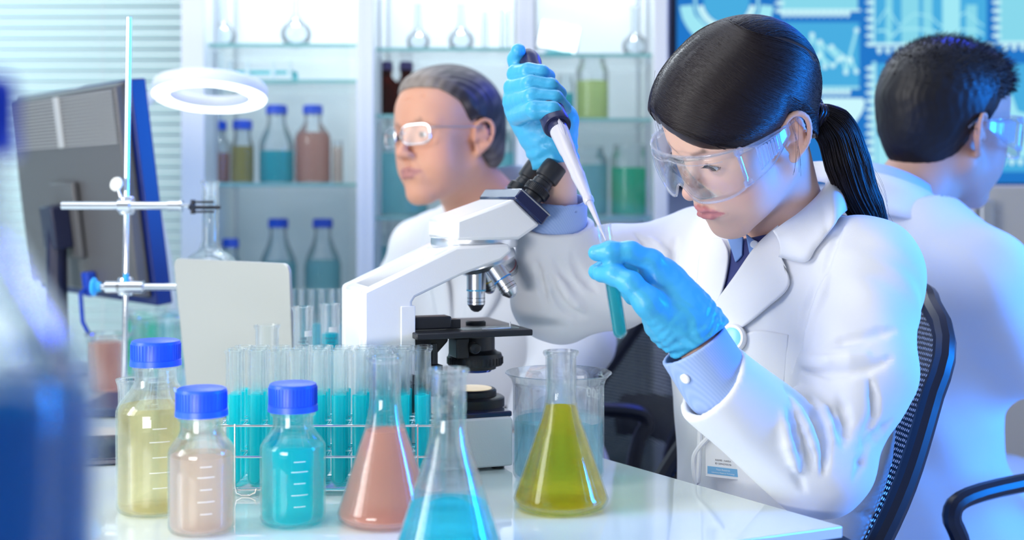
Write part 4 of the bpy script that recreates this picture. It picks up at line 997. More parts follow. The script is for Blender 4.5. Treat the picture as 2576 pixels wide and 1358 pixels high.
def arr_mesh(name, V, Q, m, parent=None, col=None):
    me = bpy.data.meshes.new(name)
    if parent is not None: V = V-root_org(parent)
    k = Q.shape[1]
    me.vertices.add(len(V)); me.vertices.foreach_set('co', V.astype(np.float32).ravel())
    me.loops.add(Q.size); me.loops.foreach_set('vertex_index', Q.astype(np.int32).ravel())
    me.polygons.add(len(Q)); me.polygons.foreach_set('loop_start', np.arange(0, Q.size, k, dtype=np.int32)); me.polygons.foreach_set('loop_total', np.full(len(Q), k, np.int32))
    me.update(calc_edges=True); me.validate()
    for mm in (m if isinstance(m, (list, tuple)) else [m]): me.materials.append(mm)
    if col is not None:
        ca = me.color_attributes.new('Col', 'FLOAT_COLOR', 'POINT'); ca.data.foreach_set('color', np.concatenate([col, np.ones((len(col), 1))], 1).astype(np.float32).ravel())
    me.shade_smooth()
    o = bpy.data.objects.new(name, me); COL.objects.link(o)
    if parent is not None: o.parent = parent
    return o
def grad(f, X, e=.0015):
    I3 = np.eye(3, dtype=np.float32); X = X.astype(np.float32)
    G = np.stack([f(X+I3[i]*e)-f(X-I3[i]*e) for i in range(3)], 1)
    return G/np.maximum(nrm(G), 1e-9)[:, None]
def Rypr(yaw, pitch, roll):
    c, s = np.cos, np.sin; yaw, pitch, roll = map(math.radians, (yaw, pitch, roll))
    Rx = np.array([[1, 0, 0], [0, c(roll), -s(roll)], [0, s(roll), c(roll)]]); Ry = np.array([[c(pitch), 0, s(pitch)], [0, 1, 0], [-s(pitch), 0, c(pitch)]])
    Rz = np.array([[c(yaw), -s(yaw), 0], [s(yaw), c(yaw), 0], [0, 0, 1]]); return Rz@Ry@Rx
# ------------------------------------------------------------------ a head: local x forward, y left, z up
class Head:
    def __init__(s, c, ypr, sc, male=0, old=0, look=0): s.c = np.array(c, np.float32); s.R = Rypr(*ypr).astype(np.float32); s.s = sc; s.male = male; s.old = old; s.look = look
    def loc(s, p): return ((p-s.c)@s.R)/s.s
    def wld(s, q): return (np.asarray(q)*s.s)@s.R.T+s.c
    def face(s, q0):
        y0 = q0[:, 1]; q = q0.copy(); q[:, 1] = np.sqrt(y0*y0+1e-7)
        d = ell(q, (-.012, 0, .043), (.097, .075, .080))
        d = smin(d, ell(q, (.026, 0, -.028), (.058, .056, .074)), .03)
        d = smin(d, ell(q, (.040, 0, .045), (.046, .060, .050)), .03)
        jw = .050+.004*s.male
        d = smin(d, rcone(q, (-.008, jw, -.048), (.060, .014, -.096), .015+.002*s.male, .0155), .028)
        d = smin(d, sph(q, (.070, 0, -.094), .0165+.001*s.male), .02)
        d = smin(d, sph(q, (.052, .043, -.016), .018), .028)
        d = smin(d, sph(q, (.047, .034, -.050), .024), .03)
        d = smin(d, rcone(q, (.080, .012, .0225), (.066, .044, .022), .0055+.001*s.male, .005), .018)
        d = smax(d, -ell(q, (.096, .031, .002), (.0165, .019, .0135)), .014)
        # nose
        d = smin(d, rcone(q, (.083, 0, .010), (.1035, 0, -.026), .0060, .0078), .012)
        d = smin(d, sph(q, (.1035, 0, -.0285), .0088), .006)
        d = smin(d, ell(q, (.096, .0115, -.0325), (.0092, .0068, .0066)), .006)
        d = smax(d, -ell(q, (.1005, .0062, -.0395), (.0052, .0028, .0038)), .003)
        # mouth
        d = smin(d, ell(q, (.074, 0, -.060), (.0175, .027, .021)), .02)
        u, l = s.lips(q)
        d = smin(d, np.minimum(u, l), .0045)
        d = smax(d, -chain(q, [(.1012, 0, -.0610), (.0982, .010, -.0607), (.0925, .020, -.0625), (.0865, .0270, -.0632+(.004 if s.old else 0.))], [.0014, .0013, .0012, .0008]), .0022)
        d = smax(d, -ell(q, (.1025, 0, -.0795), (.007, .012, .0042)), .010)
        # eyelids around the eyeball, opening looking down
        op = [.0046, .0042, .0030][s.look]; oz = [.0030, .0015, -.0035][s.look]
        d = smin(d, sph(q, (.0725, .031, .003), .0140), .007)
        c_, s_ = math.cos(.12), math.sin(.12)
        q2 = q-np.array((.0870, .031, oz), np.float32); q2 = np.stack([q2[:, 0], c_*q2[:, 1]-s_*q2[:, 2], s_*q2[:, 1]+c_*q2[:, 2]], 1)
        d = smax(d, -ell(q2, (0, 0, 0), (.0085, .0128, op)), .0012)
        if s.old:
            d = smax(d, -chain(q, [(.098, .017, -.036), (.090, .029, -.050), (.080, .034, -.066)], [.0018, .0024, .001]), .010)
            d = smax(d, -chain(q, [(.088, .022, -.0115), (.080, .036, -.0150), (.071, .044, -.010)], [.0012, .0016, .0008]), .008)
            for zf in (.052, .062): d = smax(d, -rcone(q, (.0895, 0, zf), (.078, .035, zf+.003), .0010, .0005), .005)
        # ear
        e = s.ear(q); d = smin(d, e, .005)
        return d
    def lips(s, q):
        e_ = .004 if s.old else 0.
        u = chain(q, [(.0962, 0, -.0572), (.0952, .006, -.0558), (.0908, .016, -.0588), (.0852, .0262, -.0628+e_)], [.0036, .0037, .0028, .0012], .003)
        l = chain(q, [(.0948, 0, -.0662), (.0926, .010, -.0660), (.0852, .0252, -.0632+e_)], [.0046, .0042, .0013], .003)
        return u, l
    def ear(s, q):
        o = np.array((-.010, .0745, -.003), np.float32); a, b = math.radians(24), math.radians(12)
        U = np.array((math.cos(a), -math.sin(a), 0)); W = np.array((math.sin(a), math.cos(a), 0)); U2 = U*math.cos(b)+np.array((0, 0, 1))*math.sin(b)*1; V2 = np.array((0, 0, 1))*math.cos(b)-U*math.sin(b)
        p = (q-o)@np.stack([U2, V2, W], 1).astype(np.float32)
        e = ell(p, (-.003, .001, .000), (.0155, .0265, .0038))
        _hp = smoothc([(.009, -.001, .002), (.0115, .012, .004), (.006, .0255, .006), (-.006, .0300, .007), (-.0165, .0225, .0075), (-.0195, .008, .0075), (-.0165, -.009, .006), (-.008, -.021, .003), (-.001, -.0275, .001)], 3); e = smin(e, chain(p, _hp, list(np.interp(np.linspace(0, 1, len(_hp)), np.linspace(0, 1, 9), [.0028, .0032, .0034, .0034, .0034, .0032, .0030, .0034, .0045])), .001), .003)
        e = smin(e, ell(p, (.000, -.0275, .000), (.0062, .0072, .0036)), .004)
        e = smax(e, -ell(p, (.001, -.004, .0045), (.0082, .0115, .0058)), .003)
        e = smax(e, -ell(p, (-.006, .016, .0065), (.0062, .0085, .0040)), .003)
        e = smin(e, chain(p, [(-.003, .020, .003), (-.0095, .008, .0045), (-.0100, -.006, .004), (-.005, -.016, .003)], [.0018, .0026, .0024, .0016], .002), .0025)
        e = smin(e, ell(p, (.0100, -.006, .003), (.0034, .0055, .0042)), .003)
        e = smin(e, rcone(p, (.004, .002, -.010), (.0, .0, -.002), .011, .009), .006)
        return e
    def f(s, p): return s.face(s.loc(p))*s.s
    def colour(s, V, base, lip, warm):
        q = s.loc(V.astype(np.float32)); qa = q.copy(); qa[:, 1] = np.abs(qa[:, 1])
        c = np.tile(np.array(base), (len(V), 1))
        def mix(w, col): nonlocal c; c = c*(1-w[:, None])+np.array(col)*w[:, None]
        near = (nrm(q) < .16)
        mix(np.clip(1-sph(qa, (.062, .045, -.030), .005)/.03, 0, 1)*.35*near, warm)
        mix(np.clip(1-sph(qa, (.108, 0, -.028), .004)/.012, 0, 1)*.3*near, warm)
        mix(np.clip(1-sph(qa, (-.012, .08, 0), .012)/.022, 0, 1)*.35*near, warm)
        u, l = s.lips(qa); m = np.minimum(u, l); mix(np.clip(.5-(m-.0006)/.0012, 0, 1)*near, lip)
        br = chain(qa, [(.088, .014, .0215), (.084, .030, .0265), (.070, .046, .0235)], [.0042, .0036, .0018], .002)
        mix(np.clip(.5-br/.003, 0, 1)*.8*near, (.03, .022, .02) if not s.old else (.12, .09, .08))
        ed = ell(qa, (.0870, .031, [.0030, .0015, -.0035][s.look]), (.0100, .0142, .0060)); mix(np.clip(.5-ed/.0016, 0, 1)*.6*near, (.10, .045, .035))
        return c
def skin_mat(name):
    if name in MC: return MC[name]
    m = bpy.data.materials.new(name); m.use_nodes = True; N, L = nt(m); b = N['Principled BSDF']
    a = N.new('ShaderNodeVertexColor'); a.layer_name = 'Col'; L.new(a.outputs[0], b.inputs['Base Color'])
    b.inputs['Roughness'].default_value = .48; b.inputs['Specular IOR Level'].default_value = .35
    b.inputs['Subsurface Weight'].default_value = .25; b.inputs['Subsurface Radius'].default_value = (1, .4, .25); b.inputs['Subsurface Scale'].default_value = .006
    tc = N.new('ShaderNodeTexCoord'); n = N.new('ShaderNodeTexNoise'); n.inputs['Scale'].default_value = 320; L.new(tc.outputs['Object'], n.inputs['Vector'])
    bp = N.new('ShaderNodeBump'); bp.inputs['Strength'].default_value = .07; bp.inputs['Distance'].default_value = .001; L.new(n.outputs[0], bp.inputs['Height']); L.new(bp.outputs[0], b.inputs['Normal'])
    MC[name] = m; return m
SKIN = skin_mat('skin')
EYEW = mat('eye_white', (.78, .77, .76), .08, spec=.7); IRIS = mat('iris_brown', (.05, .018, .010), .08, coat=1.0); PUP = mat('pupil', (.002, .002, .002), .05, coat=1.0)
def eyes(H, parent, gaze=(0, 0)):
    for s_ in (-1, 1):
        c = H.wld((.0725, .031*s_, .003)); r = .0126*H.s
        g = np.array((math.cos(gaze[1])*math.cos(gaze[0]), math.sin(gaze[0]), -math.sin(gaze[1]))); d = (H.R@g)
        e = MB().axl(c-d*0, c+d, [(r*math.sin(a), -r*math.cos(a)) for a in np.linspace(0, PI, 18)], 24).build('eye', EYEW, parent, world=True, angle=0)
        MB().axl(c, c+d, [(0, r*1.012)]+[(r*1.008*math.sin(a), r*1.008*math.cos(a)) for a in np.linspace(.05, .50, 6)], 24).build('iris', IRIS, e, world=True, angle=0)
        MB().axl(c, c+d, [(0, r*1.016)]+[(r*1.016*math.sin(a), r*1.016*math.cos(a)) for a in np.linspace(.05, .20, 3)], 20).build('pupil', PUP, e, world=True, angle=0)
def hair_mat(name, c, rough=.38, warm=0):
    if name in MC: return MC[name]
    m = bpy.data.materials.new(name); m.use_nodes = True; N, L = nt(m); b = N['Principled BSDF']
    b.inputs['Base Color'].default_value = (*c, 1); b.inputs['Roughness'].default_value = rough; b.inputs['Specular IOR Level'].default_value = .38
    MC[name] = m; return m
def strands(paths, rads, n=4):
    """paths (S, K, 3), rads (S, K) -> tube mesh arrays"""
    S_, K, _ = paths.shape; T = np.gradient(paths, axis=1); T /= np.maximum(nrm(T), 1e-9)[..., None]
    up = np.array((.31, .52, .79)); N1 = np.cross(T, up); N1 /= np.maximum(nrm(N1), 1e-9)[..., None]; N2 = np.cross(T, N1)
    a = np.arange(n)*2*PI/n
    V = paths[:, :, None]+rads[:, :, None, None]*(N1[:, :, None]*np.cos(a)[:, None]+N2[:, :, None]*np.sin(a)[:, None])
    base = (np.arange(S_)[:, None, None]*K+np.arange(K-1)[None, :, None])*n; k = np.arange(n)[None, None]; k2 = (k+1) % n
    Q = np.stack([base+k, base+n+k, base+n+k2, base+k2], -1).reshape(-1, 4)
    return V.reshape(-1, 3), Q
def join_arr(parts):
    o = 0; V, Q = [], []
    for v, q in parts: V.append(v); Q.append(q+o); o += len(v)
    return np.concatenate(V), np.concatenate(Q)
def smoothc(pts, m=6):
    pts = np.array(pts, float); out = []
    for k in range(len(pts)-1):
        p0, p1, p2, p3 = [pts[max(0, min(len(pts)-1, k+q))] for q in (-1, 0, 1, 2)]
        for t in np.arange(m)/m: out.append(.5*((2*p1)+(-p0+p2)*t+(2*p0-5*p1+4*p2-p3)*t**2+(-p0+3*p1-3*p2+p3)*t**3))
    out.append(pts[-1]); return np.array(out)
def raymarch_n(f, px, py, y0=.9, y1=3.2, n=80):
    px = np.asarray(px, float); py = np.asarray(py, float)
    d = np.stack([(px-CX)/FPX, np.ones_like(px), -(py-HY)/FPX], 1); o = np.array([0, 0, CZ]); t = np.full(len(px), y0)
    act = np.ones(len(px), bool)
    for _ in range(n):
        if not act.any(): break
        dd = f((o+d[act]*t[act, None]).astype(np.float32)); t[act] += dd*.85
        ia = np.where(act)[0]; act[ia[(dd < .0003) | (t[ia] > y1)]] = False
    return o+d*t[:, None], t < y1
def raymarch(f, px, py, y0=.9, y1=3.2):
    p, ok = raymarch_n(f, [px], [py], y0, y1); return p[0] if ok[0] else None
def drape_n(f, px, py, off=.003, fb=1.5):
    p, ok = raymarch_n(f, px, py); g = grad(f, p)
    r = p+g*off
    for i in np.where(~ok)[0]: r[i] = P(px[i], py[i], fb)
    return r
def drape(f, px, py, off=.003, fallback=None): return drape_n(f, [px], [py], off, fallback or 1.5)[0]
def patch(name, f, rows, m, parent, off=.003, thick=.002, fb=1.5, sub=6):
    """rows of pixel points (same count), draped on f"""
    R_ = [smoothc([(x, y) for x, y in r], sub) for r in rows]; R_ = np.array(R_)
    G = np.array([smoothc(R_[:, j], sub) for j in range(R_.shape[1])])     # (cols, rows, 2)
    nu, nv = G.shape[:2]
    V = [tuple(v) for v in drape_n(f, G[..., 0].ravel(), G[..., 1].ravel(), off, fb)]
    F = [(i*nv+j, (i+1)*nv+j, (i+1)*nv+j+1, i*nv+j+1) for i in range(nu-1) for j in range(nv-1)]
    return mesh_obj(name, V, F, m, parent, world=True, solid=thick, angle=60)
def loft(name, A, B, m, parent, n=4, thick=.002, bulge=0., sub=6):
    A = smoothc(A, sub); B = smoothc(B, sub); k = len(A)
    V = []
    for i in range(k):
        t_ = A[min(i+1, k-1)]-A[max(i-1, 0)]; e = B[i]-A[i]; nn_ = np.cross(t_, e); nn_ = nn_/max(1e-9, np.linalg.norm(nn_))
        if nn_[1] > 0: nn_ = -nn_
        for j in range(n+1): u = j/n; V.append(tuple(A[i]*(1-u)+B[i]*u+nn_*bulge*math.sin(PI*u)))
    F = [(i*(n+1)+j, (i+1)*(n+1)+j, (i+1)*(n+1)+j+1, i*(n+1)+j+1) for i in range(k-1) for j in range(n)]
    return mesh_obj(name, V, F, m, parent, world=True, solid=thick, angle=60)
# ------------------------------------------------------------------ the woman at the front
COATM = mat('lab_coat_cotton', (.80, .82, .86), .75, spec=.2, sheen=.15, bump=(900, .05, 2))
SHIRTM = mat('blue_shirt', (.20, .34, .68), .7, spec=.2); NAVY = mat('navy_blouse', (.035, .05, .20), .6)
GLOVE = mat('nitrile_glove', (.055, .42, .72), .36, spec=.5, bump=(60, .35, 3), sss=.04)
WH = Head((.2679, 1.48, 1.1548), (207.6, 31.2, -11.0), .945, look=1)
W_f = np.array([-.88, -.475, 0]); W_l = np.array([.475, -.88, 0])
shL = P(2178, 700, 1.46); shR = P(1762, 650, 1.71)
elL = P(2062, 1178, 1.385); wrL = P(1762, 868, 1.338); elR = P(1398, 748, 1.655); wrR = P(1400, 428, 1.60)
nk0 = WH.wld((-.028, 0, -.055)); nk1 = np.array([.345, 1.575, 1.015])
chest = np.array([.335, 1.590, .860]); belly = np.array([.335, 1.590, .70]); pelv = np.array([.345, 1.595, .56])
TR_W = np.stack([W_f, W_l, np.array([0, 0, 1.0])], 1)
def w_body(p):
    d = WH.f(p)
    d = smin(d, rcone(p, nk0, nk1, .047, .050), .02)
    d = smin(d, chain(p, [nk1, chest, pelv], [.05, .095, .10]), .05)
    for sh, el, wr in ((shL, elL, wrL), (shR, elR, wrR)): d = smin(d, chain(p, [nk1-np.array([0, 0, .03]), sh, el, wr], [.04, .040, .034, .0245], .01), .02)
    for s_ in (-1, 1):
        hip = pelv+W_l*.08*s_; kn = hip+W_f*.40+np.array([0, 0, -.01]); ak = kn+np.array([0, 0, -.44])+W_f*.02
        d = smin(d, chain(p, [hip, kn, ak], [.075, .050, .034], .02), .03)
    return d
# head in fine detail, body below coarse: refine by meshing the head box separately and keeping one surface
def build_person(name, H, body, lo, hi, label, base, lip, warm, gaze, hfine=.0026, pad=.02):
    """one continuous mesh: the field sampled on two nested resolutions is approximated by one fine grid over head and neck, the rest hidden in clothing"""
    V, Q = surface(body, lo, hi, hfine)
    c = H.colour(V, base, lip, warm)
    o = arr_mesh(name, V, Q, SKIN, None, c); recentre(o); tag(o, label, 'person')
    eyes(H, o, gaze); return o
wb_lo = (-.02, 1.24, .82); 
woman = build_person('person', WH, w_body, (.02, 1.25, .50), (.50, 1.80, 1.30), 'woman in white lab coat and clear goggles pipetting into a tube in blue gloves', (.80, .52, .41), (.66, .26, .26), (.84, .40, .32), (0, .42), hfine=.0025)
# ---- coat
def w_torso(p):
    q = (p-chest.astype(np.float32))@TR_W.astype(np.float32)
    d = ell(q, (.0, 0, .035), (.118, .172, .175))
    d = smin(d, ell(q, (.0, 0, -.16), (.115, .150, .22)), .06)
    d = smin(d, ell(q, (-.01, 0, -.34), (.13, .185, .16)), .06)
    d = smin(d, rcone(p, nk1-np.array([0, 0, .035]), shL+np.array([0, 0, .012]), .060, .052), .05)
    d = smin(d, rcone(p, nk1-np.array([0, 0, .035]), shR+np.array([0, 0, .012]), .060, .050), .05)
    return neckhole(d, p, nk1+np.array([.0, 0, .012]), np.array([0, 0, 1])+.35*W_f, .075)
cufL = P(1790, 962, 1.343); cufR = P(1398, 560, 1.622)
def fold(d, p, pts, r, k=.012): return smin(d, chain(p, pts, [r*.5]+[r]*(len(pts)-2)+[r*.4]), k)
def groove(d, p, pts, r, k=.010): return smax(d, -chain(p, pts, [r*.4]+[r]*(len(pts)-2)+[r*.4]), k)
def cut(d, p, o, n, k=.002): n = np.asarray(n, float); n = n/np.linalg.norm(n); return smax(d, ((p-o.astype(np.float32))@n.astype(np.float32)), k)
def w_sleeveL(p):
    up = chain(p, [shL, shL*.45+elL*.55+np.array([.016, -.01, .010]), elL+np.array([.004, 0, .012])], [.062, .057, .052], .03)
    fo = rcone(p, elL+np.array([-.004, 0, 0]), cufL, .055, .0470)
    fo = smax(fo, -rcone(p, cufL+(elL-cufL)*.16, cufL+(cufL-elL)*.2, .0392, .0398), .002)
    fo = cut(fo, p, cufL, cufL-elL)
    d = smin(up, fo, .022)
    return d
def w_sleeveR(p):
    up = chain(p, [shR, shR*.4+elR*.6+np.array([0, 0, .006]), elR+np.array([.014, 0, .006])], [.060, .062, .058], .03)
    fo = rcone(p, elR, cufR, .058, .0485)
    fo = smax(fo, -rcone(p, cufR+(elR-cufR)*.16, cufR+(cufR-elR)*.2, .0405, .0410), .002)
    fo = cut(fo, p, cufR, cufR-elR)
    return smin(up, fo, .025)
# creases are traced on the smooth field first, then pressed into it
def w_coat0(p):
    d = smin(w_torso(p), w_sleeveL(p), .035); return smin(d, w_sleeveR(p), .035)
def tr(pts, off=0., fb=1.45):
    v = drape_n(w_coat0, [a[0] for a in pts], [a[1] for a in pts], off, fb); md = np.median(v[:, 1]); v = [a for a in v if abs(a[1]-md) < .05]
    return v if len(v) > 1 else [v[0], v[0]+.001]
GR = [  # left sleeve: creases fanning from the elbow bend, and across the upper arm
 ([(1975, 975), (2010, 1040), (2035, 1110), (2040, 1180)], .0050), ([(1990, 985), (2050, 1050), (2075, 1120), (2070, 1190)], .0045), ([(2010, 985), (2080, 1040), (2110, 1100)], .0040),
 ([(1985, 1030), (1990, 1090), (2000, 1170), (2020, 1230)], .0045), 
 ([(2000, 880), (2080, 870), (2170, 850), (2250, 830)], .0045), ([(2010, 930), (2090, 940), (2180, 930), (2240, 900)], .0040), ([(2060, 700), (2030, 780), (2010, 860), (1995, 930)], .0050),
 ([(2120, 560), (2095, 620), (2070, 700)], .0035), ([(2110, 1000), (2130, 1060), (2120, 1120)], .0045), ([(2190, 960), (2200, 1040), (2170, 1100)], .0035),
 # right sleeve
 ([(1380, 690), (1400, 740), (1430, 780), (1480, 800)], .0045), ([(1390, 640), (1420, 690), (1460, 740)], .0040), ([(1440, 640), (1460, 690), (1500, 730)], .0040), ([(1540, 620), (1570, 660), (1580, 720)], .0035), ([(1600, 590), (1640, 640), (1660, 700)], .0035), ([(1700, 600), (1690, 660), (1700, 720)], .0045), ([(1350, 660), (1360, 710), (1375, 760)], .0035),
 # torso
 ([(1850, 900), (1840, 1000), (1810, 1100)], .0030), ([(2180, 1130), (2150, 1200), (2140, 1290)], .0045), ([(2240, 1060), (2200, 1100), (2160, 1130)], .0040), ([(2100, 1260), (2150, 1290), (2210, 1300)], .0035), ([(1720, 700), (1735, 760), (1740, 830)], .0035)]
RD_ = [([(1990, 1000), (2030, 1075), (2055, 1150)], .0042), ([(2005, 975), (2070, 1030), (2098, 1105)], .0038), ([(1968, 1040), (1985, 1120), (2010, 1195)], .0042), ([(2010, 905), (2085, 905), (2180, 890)], .0040), ([(1405, 700), (1430, 745), (1470, 780)], .0035), ([(1640, 600), (1670, 640), (1680, 700)], .0035), ([(2080, 700), (2050, 790), (2025, 870)], .0045)]
GRW = [(tr(a), r) for a, r in GR]; RDW = [(tr(a), r) for a, r in RD_]
def box_of(pts, r): A = np.array(pts); return A.min(0)-r, A.max(0)+r
def crease(d, p):
    for lst, sg in ((GRW, 1), (RDW, 0)):
        for pts, r in lst:
            r = r*1.25
            lo, hi = box_of(pts, .03); m = ((p > lo) & (p < hi)).all(1) & (nrm(p-cufL.astype(np.float32)) > .058)
            if m.any():
                c = chain(p[m], smoothc(pts, 2), list(np.interp(np.linspace(0, 1, len(smoothc(pts, 2))), [0, .3, .7, 1], [r*.2, r, r, r*.2])), .002)
                d[m] = smax(d[m], -c, .0055) if sg else smin(d[m], c, .007)
    return d
def w_coat(p):
    d = w_coat0(p)
    d = d+.0012*np.sin(p[:, 2]*70+p[:, 0]*45+2*np.sin(p[:, 1]*40))*np.sin(p[:, 0]*60-p[:, 1]*50)
    q = p*1.; d = d+.0009*np.sin(q[:, 0]*95+q[:, 2]*60+3*np.sin(q[:, 1]*55+q[:, 2]*30))*np.clip(np.sin(q[:, 2]*26+q[:, 0]*17), 0, 1)
    return crease(d, p)
V, Q = surface(w_coat, (-.02, 1.28, .40), (.56, 1.84, 1.10), .0036)
coat = arr_mesh('lab_coat', V, Q, COATM, woman)
# ---- collar, lapels, shirt
def w_dr(p): return smin(smin(w_torso(p), rcone(p, nk0, nk1, .049, .056), .03), w_sleeveL(p), .03)
def w_tn(p): return smin(w_torso(p), rcone(p, nk0, nk1, .049, .056), .03)
PP = lambda L: [P(*a) for a in L]
patch('blouse', w_tn, [[(1842, 600), (1838, 660), (1826, 720), (1806, 775)], [(1880, 600), (1870, 660), (1850, 715), (1812, 780)], [(1930, 590), (1905, 640), (1865, 705), (1820, 785)]], NAVY, woman, .0015, .001)
sc1 = patch('shirt_collar', w_tn, [[(1986, 556), (1950, 580), (1918, 612), (1884, 590)], [(1975, 575), (1945, 602), (1925, 635), (1888, 620)], [(1962, 592), (1940, 620), (1918, 652), (1893, 650)]], SHIRTM, woman, .0045, .002)
patch('shirt_collar', w_tn, [[(1838, 604), (1858, 603), (1875, 598)], [(1846, 630), (1862, 630), (1873, 625)], [(1856, 662), (1864, 655), (1872, 645)]], SHIRTM, woman, .0040, .002)
bt_ = drape(w_tn, 1905, 619, .0065); MB().axl(bt_, bt_+np.array([-.35, -.8, .35]), [(0, 0), (.0045, 0), (.0048, .0008), (.0035, .0016), (0, .0014)], 20).build('button', mat('shirt_button', (.75, .82, .92), .3), sc1, world=True)
lap = patch('lapel', w_dr, [[(1960, 566), (1910, 622), (1858, 697), (1806, 770), (1782, 812)], [(1968, 612), (1950, 660), (1900, 730), (1835, 795), (1790, 830)], [(1970, 655), (1992, 718), (1938, 773), (1872, 826), (1808, 856)]], COATM, woman, .0062, .0026)
patch('lapel', w_dr, [[(1826, 606), (1840, 640), (1836, 690), (1822, 745), (1806, 775)], [(1806, 606), (1808, 650), (1800, 700), (1790, 745), (1790, 778)], [(1786, 612), (1770, 650), (1764, 710), (1752, 760), (1776, 800)]], COATM, woman, .0058, .0026)
colA = PP([(2034, 409, 1.665), (2075, 407, 1.650), (2098, 412, 1.60), (2092, 445, 1.545), (2058, 492, 1.505), (2012, 535, 1.478), (1975, 560, 1.465), (1945, 580, 1.455)])
cb_ = [drape(w_dr, x, y, .0085, 1.47) for x, y in ((2120, 560), (2090, 600), (2064, 632), (2037, 665), (1968, 652))]
colB = [P(2060, 450, 1.70), P(2100, 455, 1.69), P(2141, 507, 1.60)]+cb_
loft('coat_collar', colA, colB, COATM, woman, 5, .0028, .006)
inn = PP([(2034, 409, 1.665), (2075, 407, 1.650), (2098, 412, 1.60), (2092, 445, 1.547)]); low = PP([(2050, 455, 1.655), (2068, 458, 1.645), (2078, 462, 1.60), (2072, 480, 1.555)])
loft('collar_stand', inn, low, COATM, woman, 3, .002)
# pocket, badge reel, lanyard, identity card
pk_ = patch('breast_pocket', w_torso, [[(1852, 858), (1900, 832), (1950, 836), (1986, 842)], [(1850, 900), (1900, 900), (1945, 900), (1981, 903)], [(1860, 950), (1900, 960), (1940, 964), (1975, 962)]], COATM, woman, .0030, .0018)
bp_ = drape(w_torso, 1856, 851, .006); bn = np.array([-.60, -.78, .18])
br = MB().axl(bp_, bp_+bn, [(0, 0), (.0155, 0), (.0168, .002), (.0168, .006), (.0150, .0085), (.0128, .0085), (.0122, .0078), (0, .0078)], 36).build('badge_reel', mat('reel_white', (.86, .87, .88), .3), woman, world=True)
MB().axl(bp_, bp_+bn, [(0, .0082), (.0105, .0082), (.0118, .0078)], 30).build('reel_disc', mat('reel_cyan', (.25, .75, .80), .25), br, world=True)
cdp = raymarch(w_torso, 1815, 1150)-np.array([0, .012, 0])
cx_ = np.array([.94, -.30, -.05]); cx_ /= np.linalg.norm(cx_); cy_ = np.array([0, .05, 1.0]); cy_ /= np.linalg.norm(cy_); cn_ = np.cross(cx_, cy_)
cf = lambda a, w_, z: tuple(cdp+cx_*a+cy_*z+cn_*w_)
idc = MB().prism([(-.021, -.022), (.021, -.022), (.021, .046), (-.021, .046)], -.0010, .0010, cf).build('identity_card', mat('card_white', (.80, .82, .84), .25), woman, world=True, bevel=.0006)
s_ = 1 if cn_[1] < 0 else -1
MB().prism([(-.0185, -.0185), (.0185, -.0185), (.0185, -.0095), (-.0185, -.0095)], s_*.0011, s_*.0013, cf).build('card_band', mat('card_blue', (.16, .42, .68), .3), idc, world=True)
def card_text(s, size, z, m):
    V_, F_ = text_geo(s, size); mesh_obj('printed_text', [cf(x, s_*.0015, z+y) for x, y, _ in V_], F_, m, idc, False, world=True, fix=False)
card_text('NAME : NARA', .0030, -.0015, PRK); card_text('ID 5094270578', .0030, -.0055, PRK); card_text('Team Research', .0026, -.0125, PRW); card_text('Laboratory Research Technology', .0020, -.0160, PRW)
lp0 = np.array(cf(0, 0, .046))
MB().tube([tuple(v) for v in smoothc([lp0, np.array(cf(-.012, s_*.004, .03)), np.array(cf(-.034, s_*.002, .0)), np.array(cf(-.030, s_*.002, -.03)), np.array(cf(-.026, s_*.001, .06)), np.array(cf(-.030, s_*.001, .10))])], .0032, 8).build('lanyard', COATM, woman, world=True)
# ---- shirt cuff and glove, left hand
c0 = P(1794, 946, 1.342); c1 = P(1743, 866, 1.340)
SHIRTC = bpy.data.materials.new('striped_cuff'); SHIRTC.use_nodes = True; N_, L_ = nt(SHIRTC); b_ = N_['Principled BSDF']; b_.inputs['Roughness'].default_value = .7
tc_ = N_.new('ShaderNodeTexCoord'); wv_ = N_.new('ShaderNodeTexWave'); wv_.inputs['Scale'].default_value = 160; wv_.bands_direction = 'DIAGONAL'; L_.new(tc_.outputs['Object'], wv_.inputs['Vector'])
rp_ = N_.new('ShaderNodeValToRGB'); rp_.color_ramp.elements[0].color = (.30, .44, .78, 1); rp_.color_ramp.elements[1].color = (.36, .50, .82, 1); L_.new(wv_.outputs[0], rp_.inputs[0]); L_.new(rp_.outputs[0], b_.inputs['Base Color'])
def cuff(p, a, b, r0, r1):
    d = rcone(p, a-(b-a)*.25, b, r0, r1); d = smax(d, -rcone(p, a-(b-a), b+(b-a), r0-.0048, r1-.0048), .0012); return cut(d, p, b, b-a, .001)
fc = lambda p: cuff(p, c0, c1, .0386, .0380)
A_3 = np.minimum(c0, c1)-.07; B_3 = np.maximum(c0, c1)+.07
V, Q = surface(fc, A_3, B_3, .0022); co = arr_mesh('shirt_cuff', V, Q, SHIRTC, woman)
bq = drape(fc, 1725, 951, .001); g_ = grad(fc, bq[None])[0]
MB().axl(bq, bq+g_, [(0, -.001), (.0052, -.001), (.0056, .001), (.0042, .0022), (.002, .0016), (0, .0016)], 20).build('button', mat('pearl_button', (.85, .87, .9), .2), co, world=True)
def wr_noise(p, amp, k): return amp*(np.sin(p[:, 0]*k+2.1*np.sin(p[:, 2]*k*.6))*np.sin(p[:, 2]*k*1.1+1.7*np.sin(p[:, 1]*k*.8+p[:, 0]*k*.5)))
YG = 1.345
gl_i = PP([(1700, 800, 1.338), (1640, 660, 1.335), (1585, 634, 1.329), (1535, 632, 1.3275), (1500, 636, 1.334)])
gl_m = PP([(1700, 800, 1.35), (1650, 690, 1.362), (1585, 672, 1.368), (1530, 668, 1.364), (1500, 684, 1.352)])
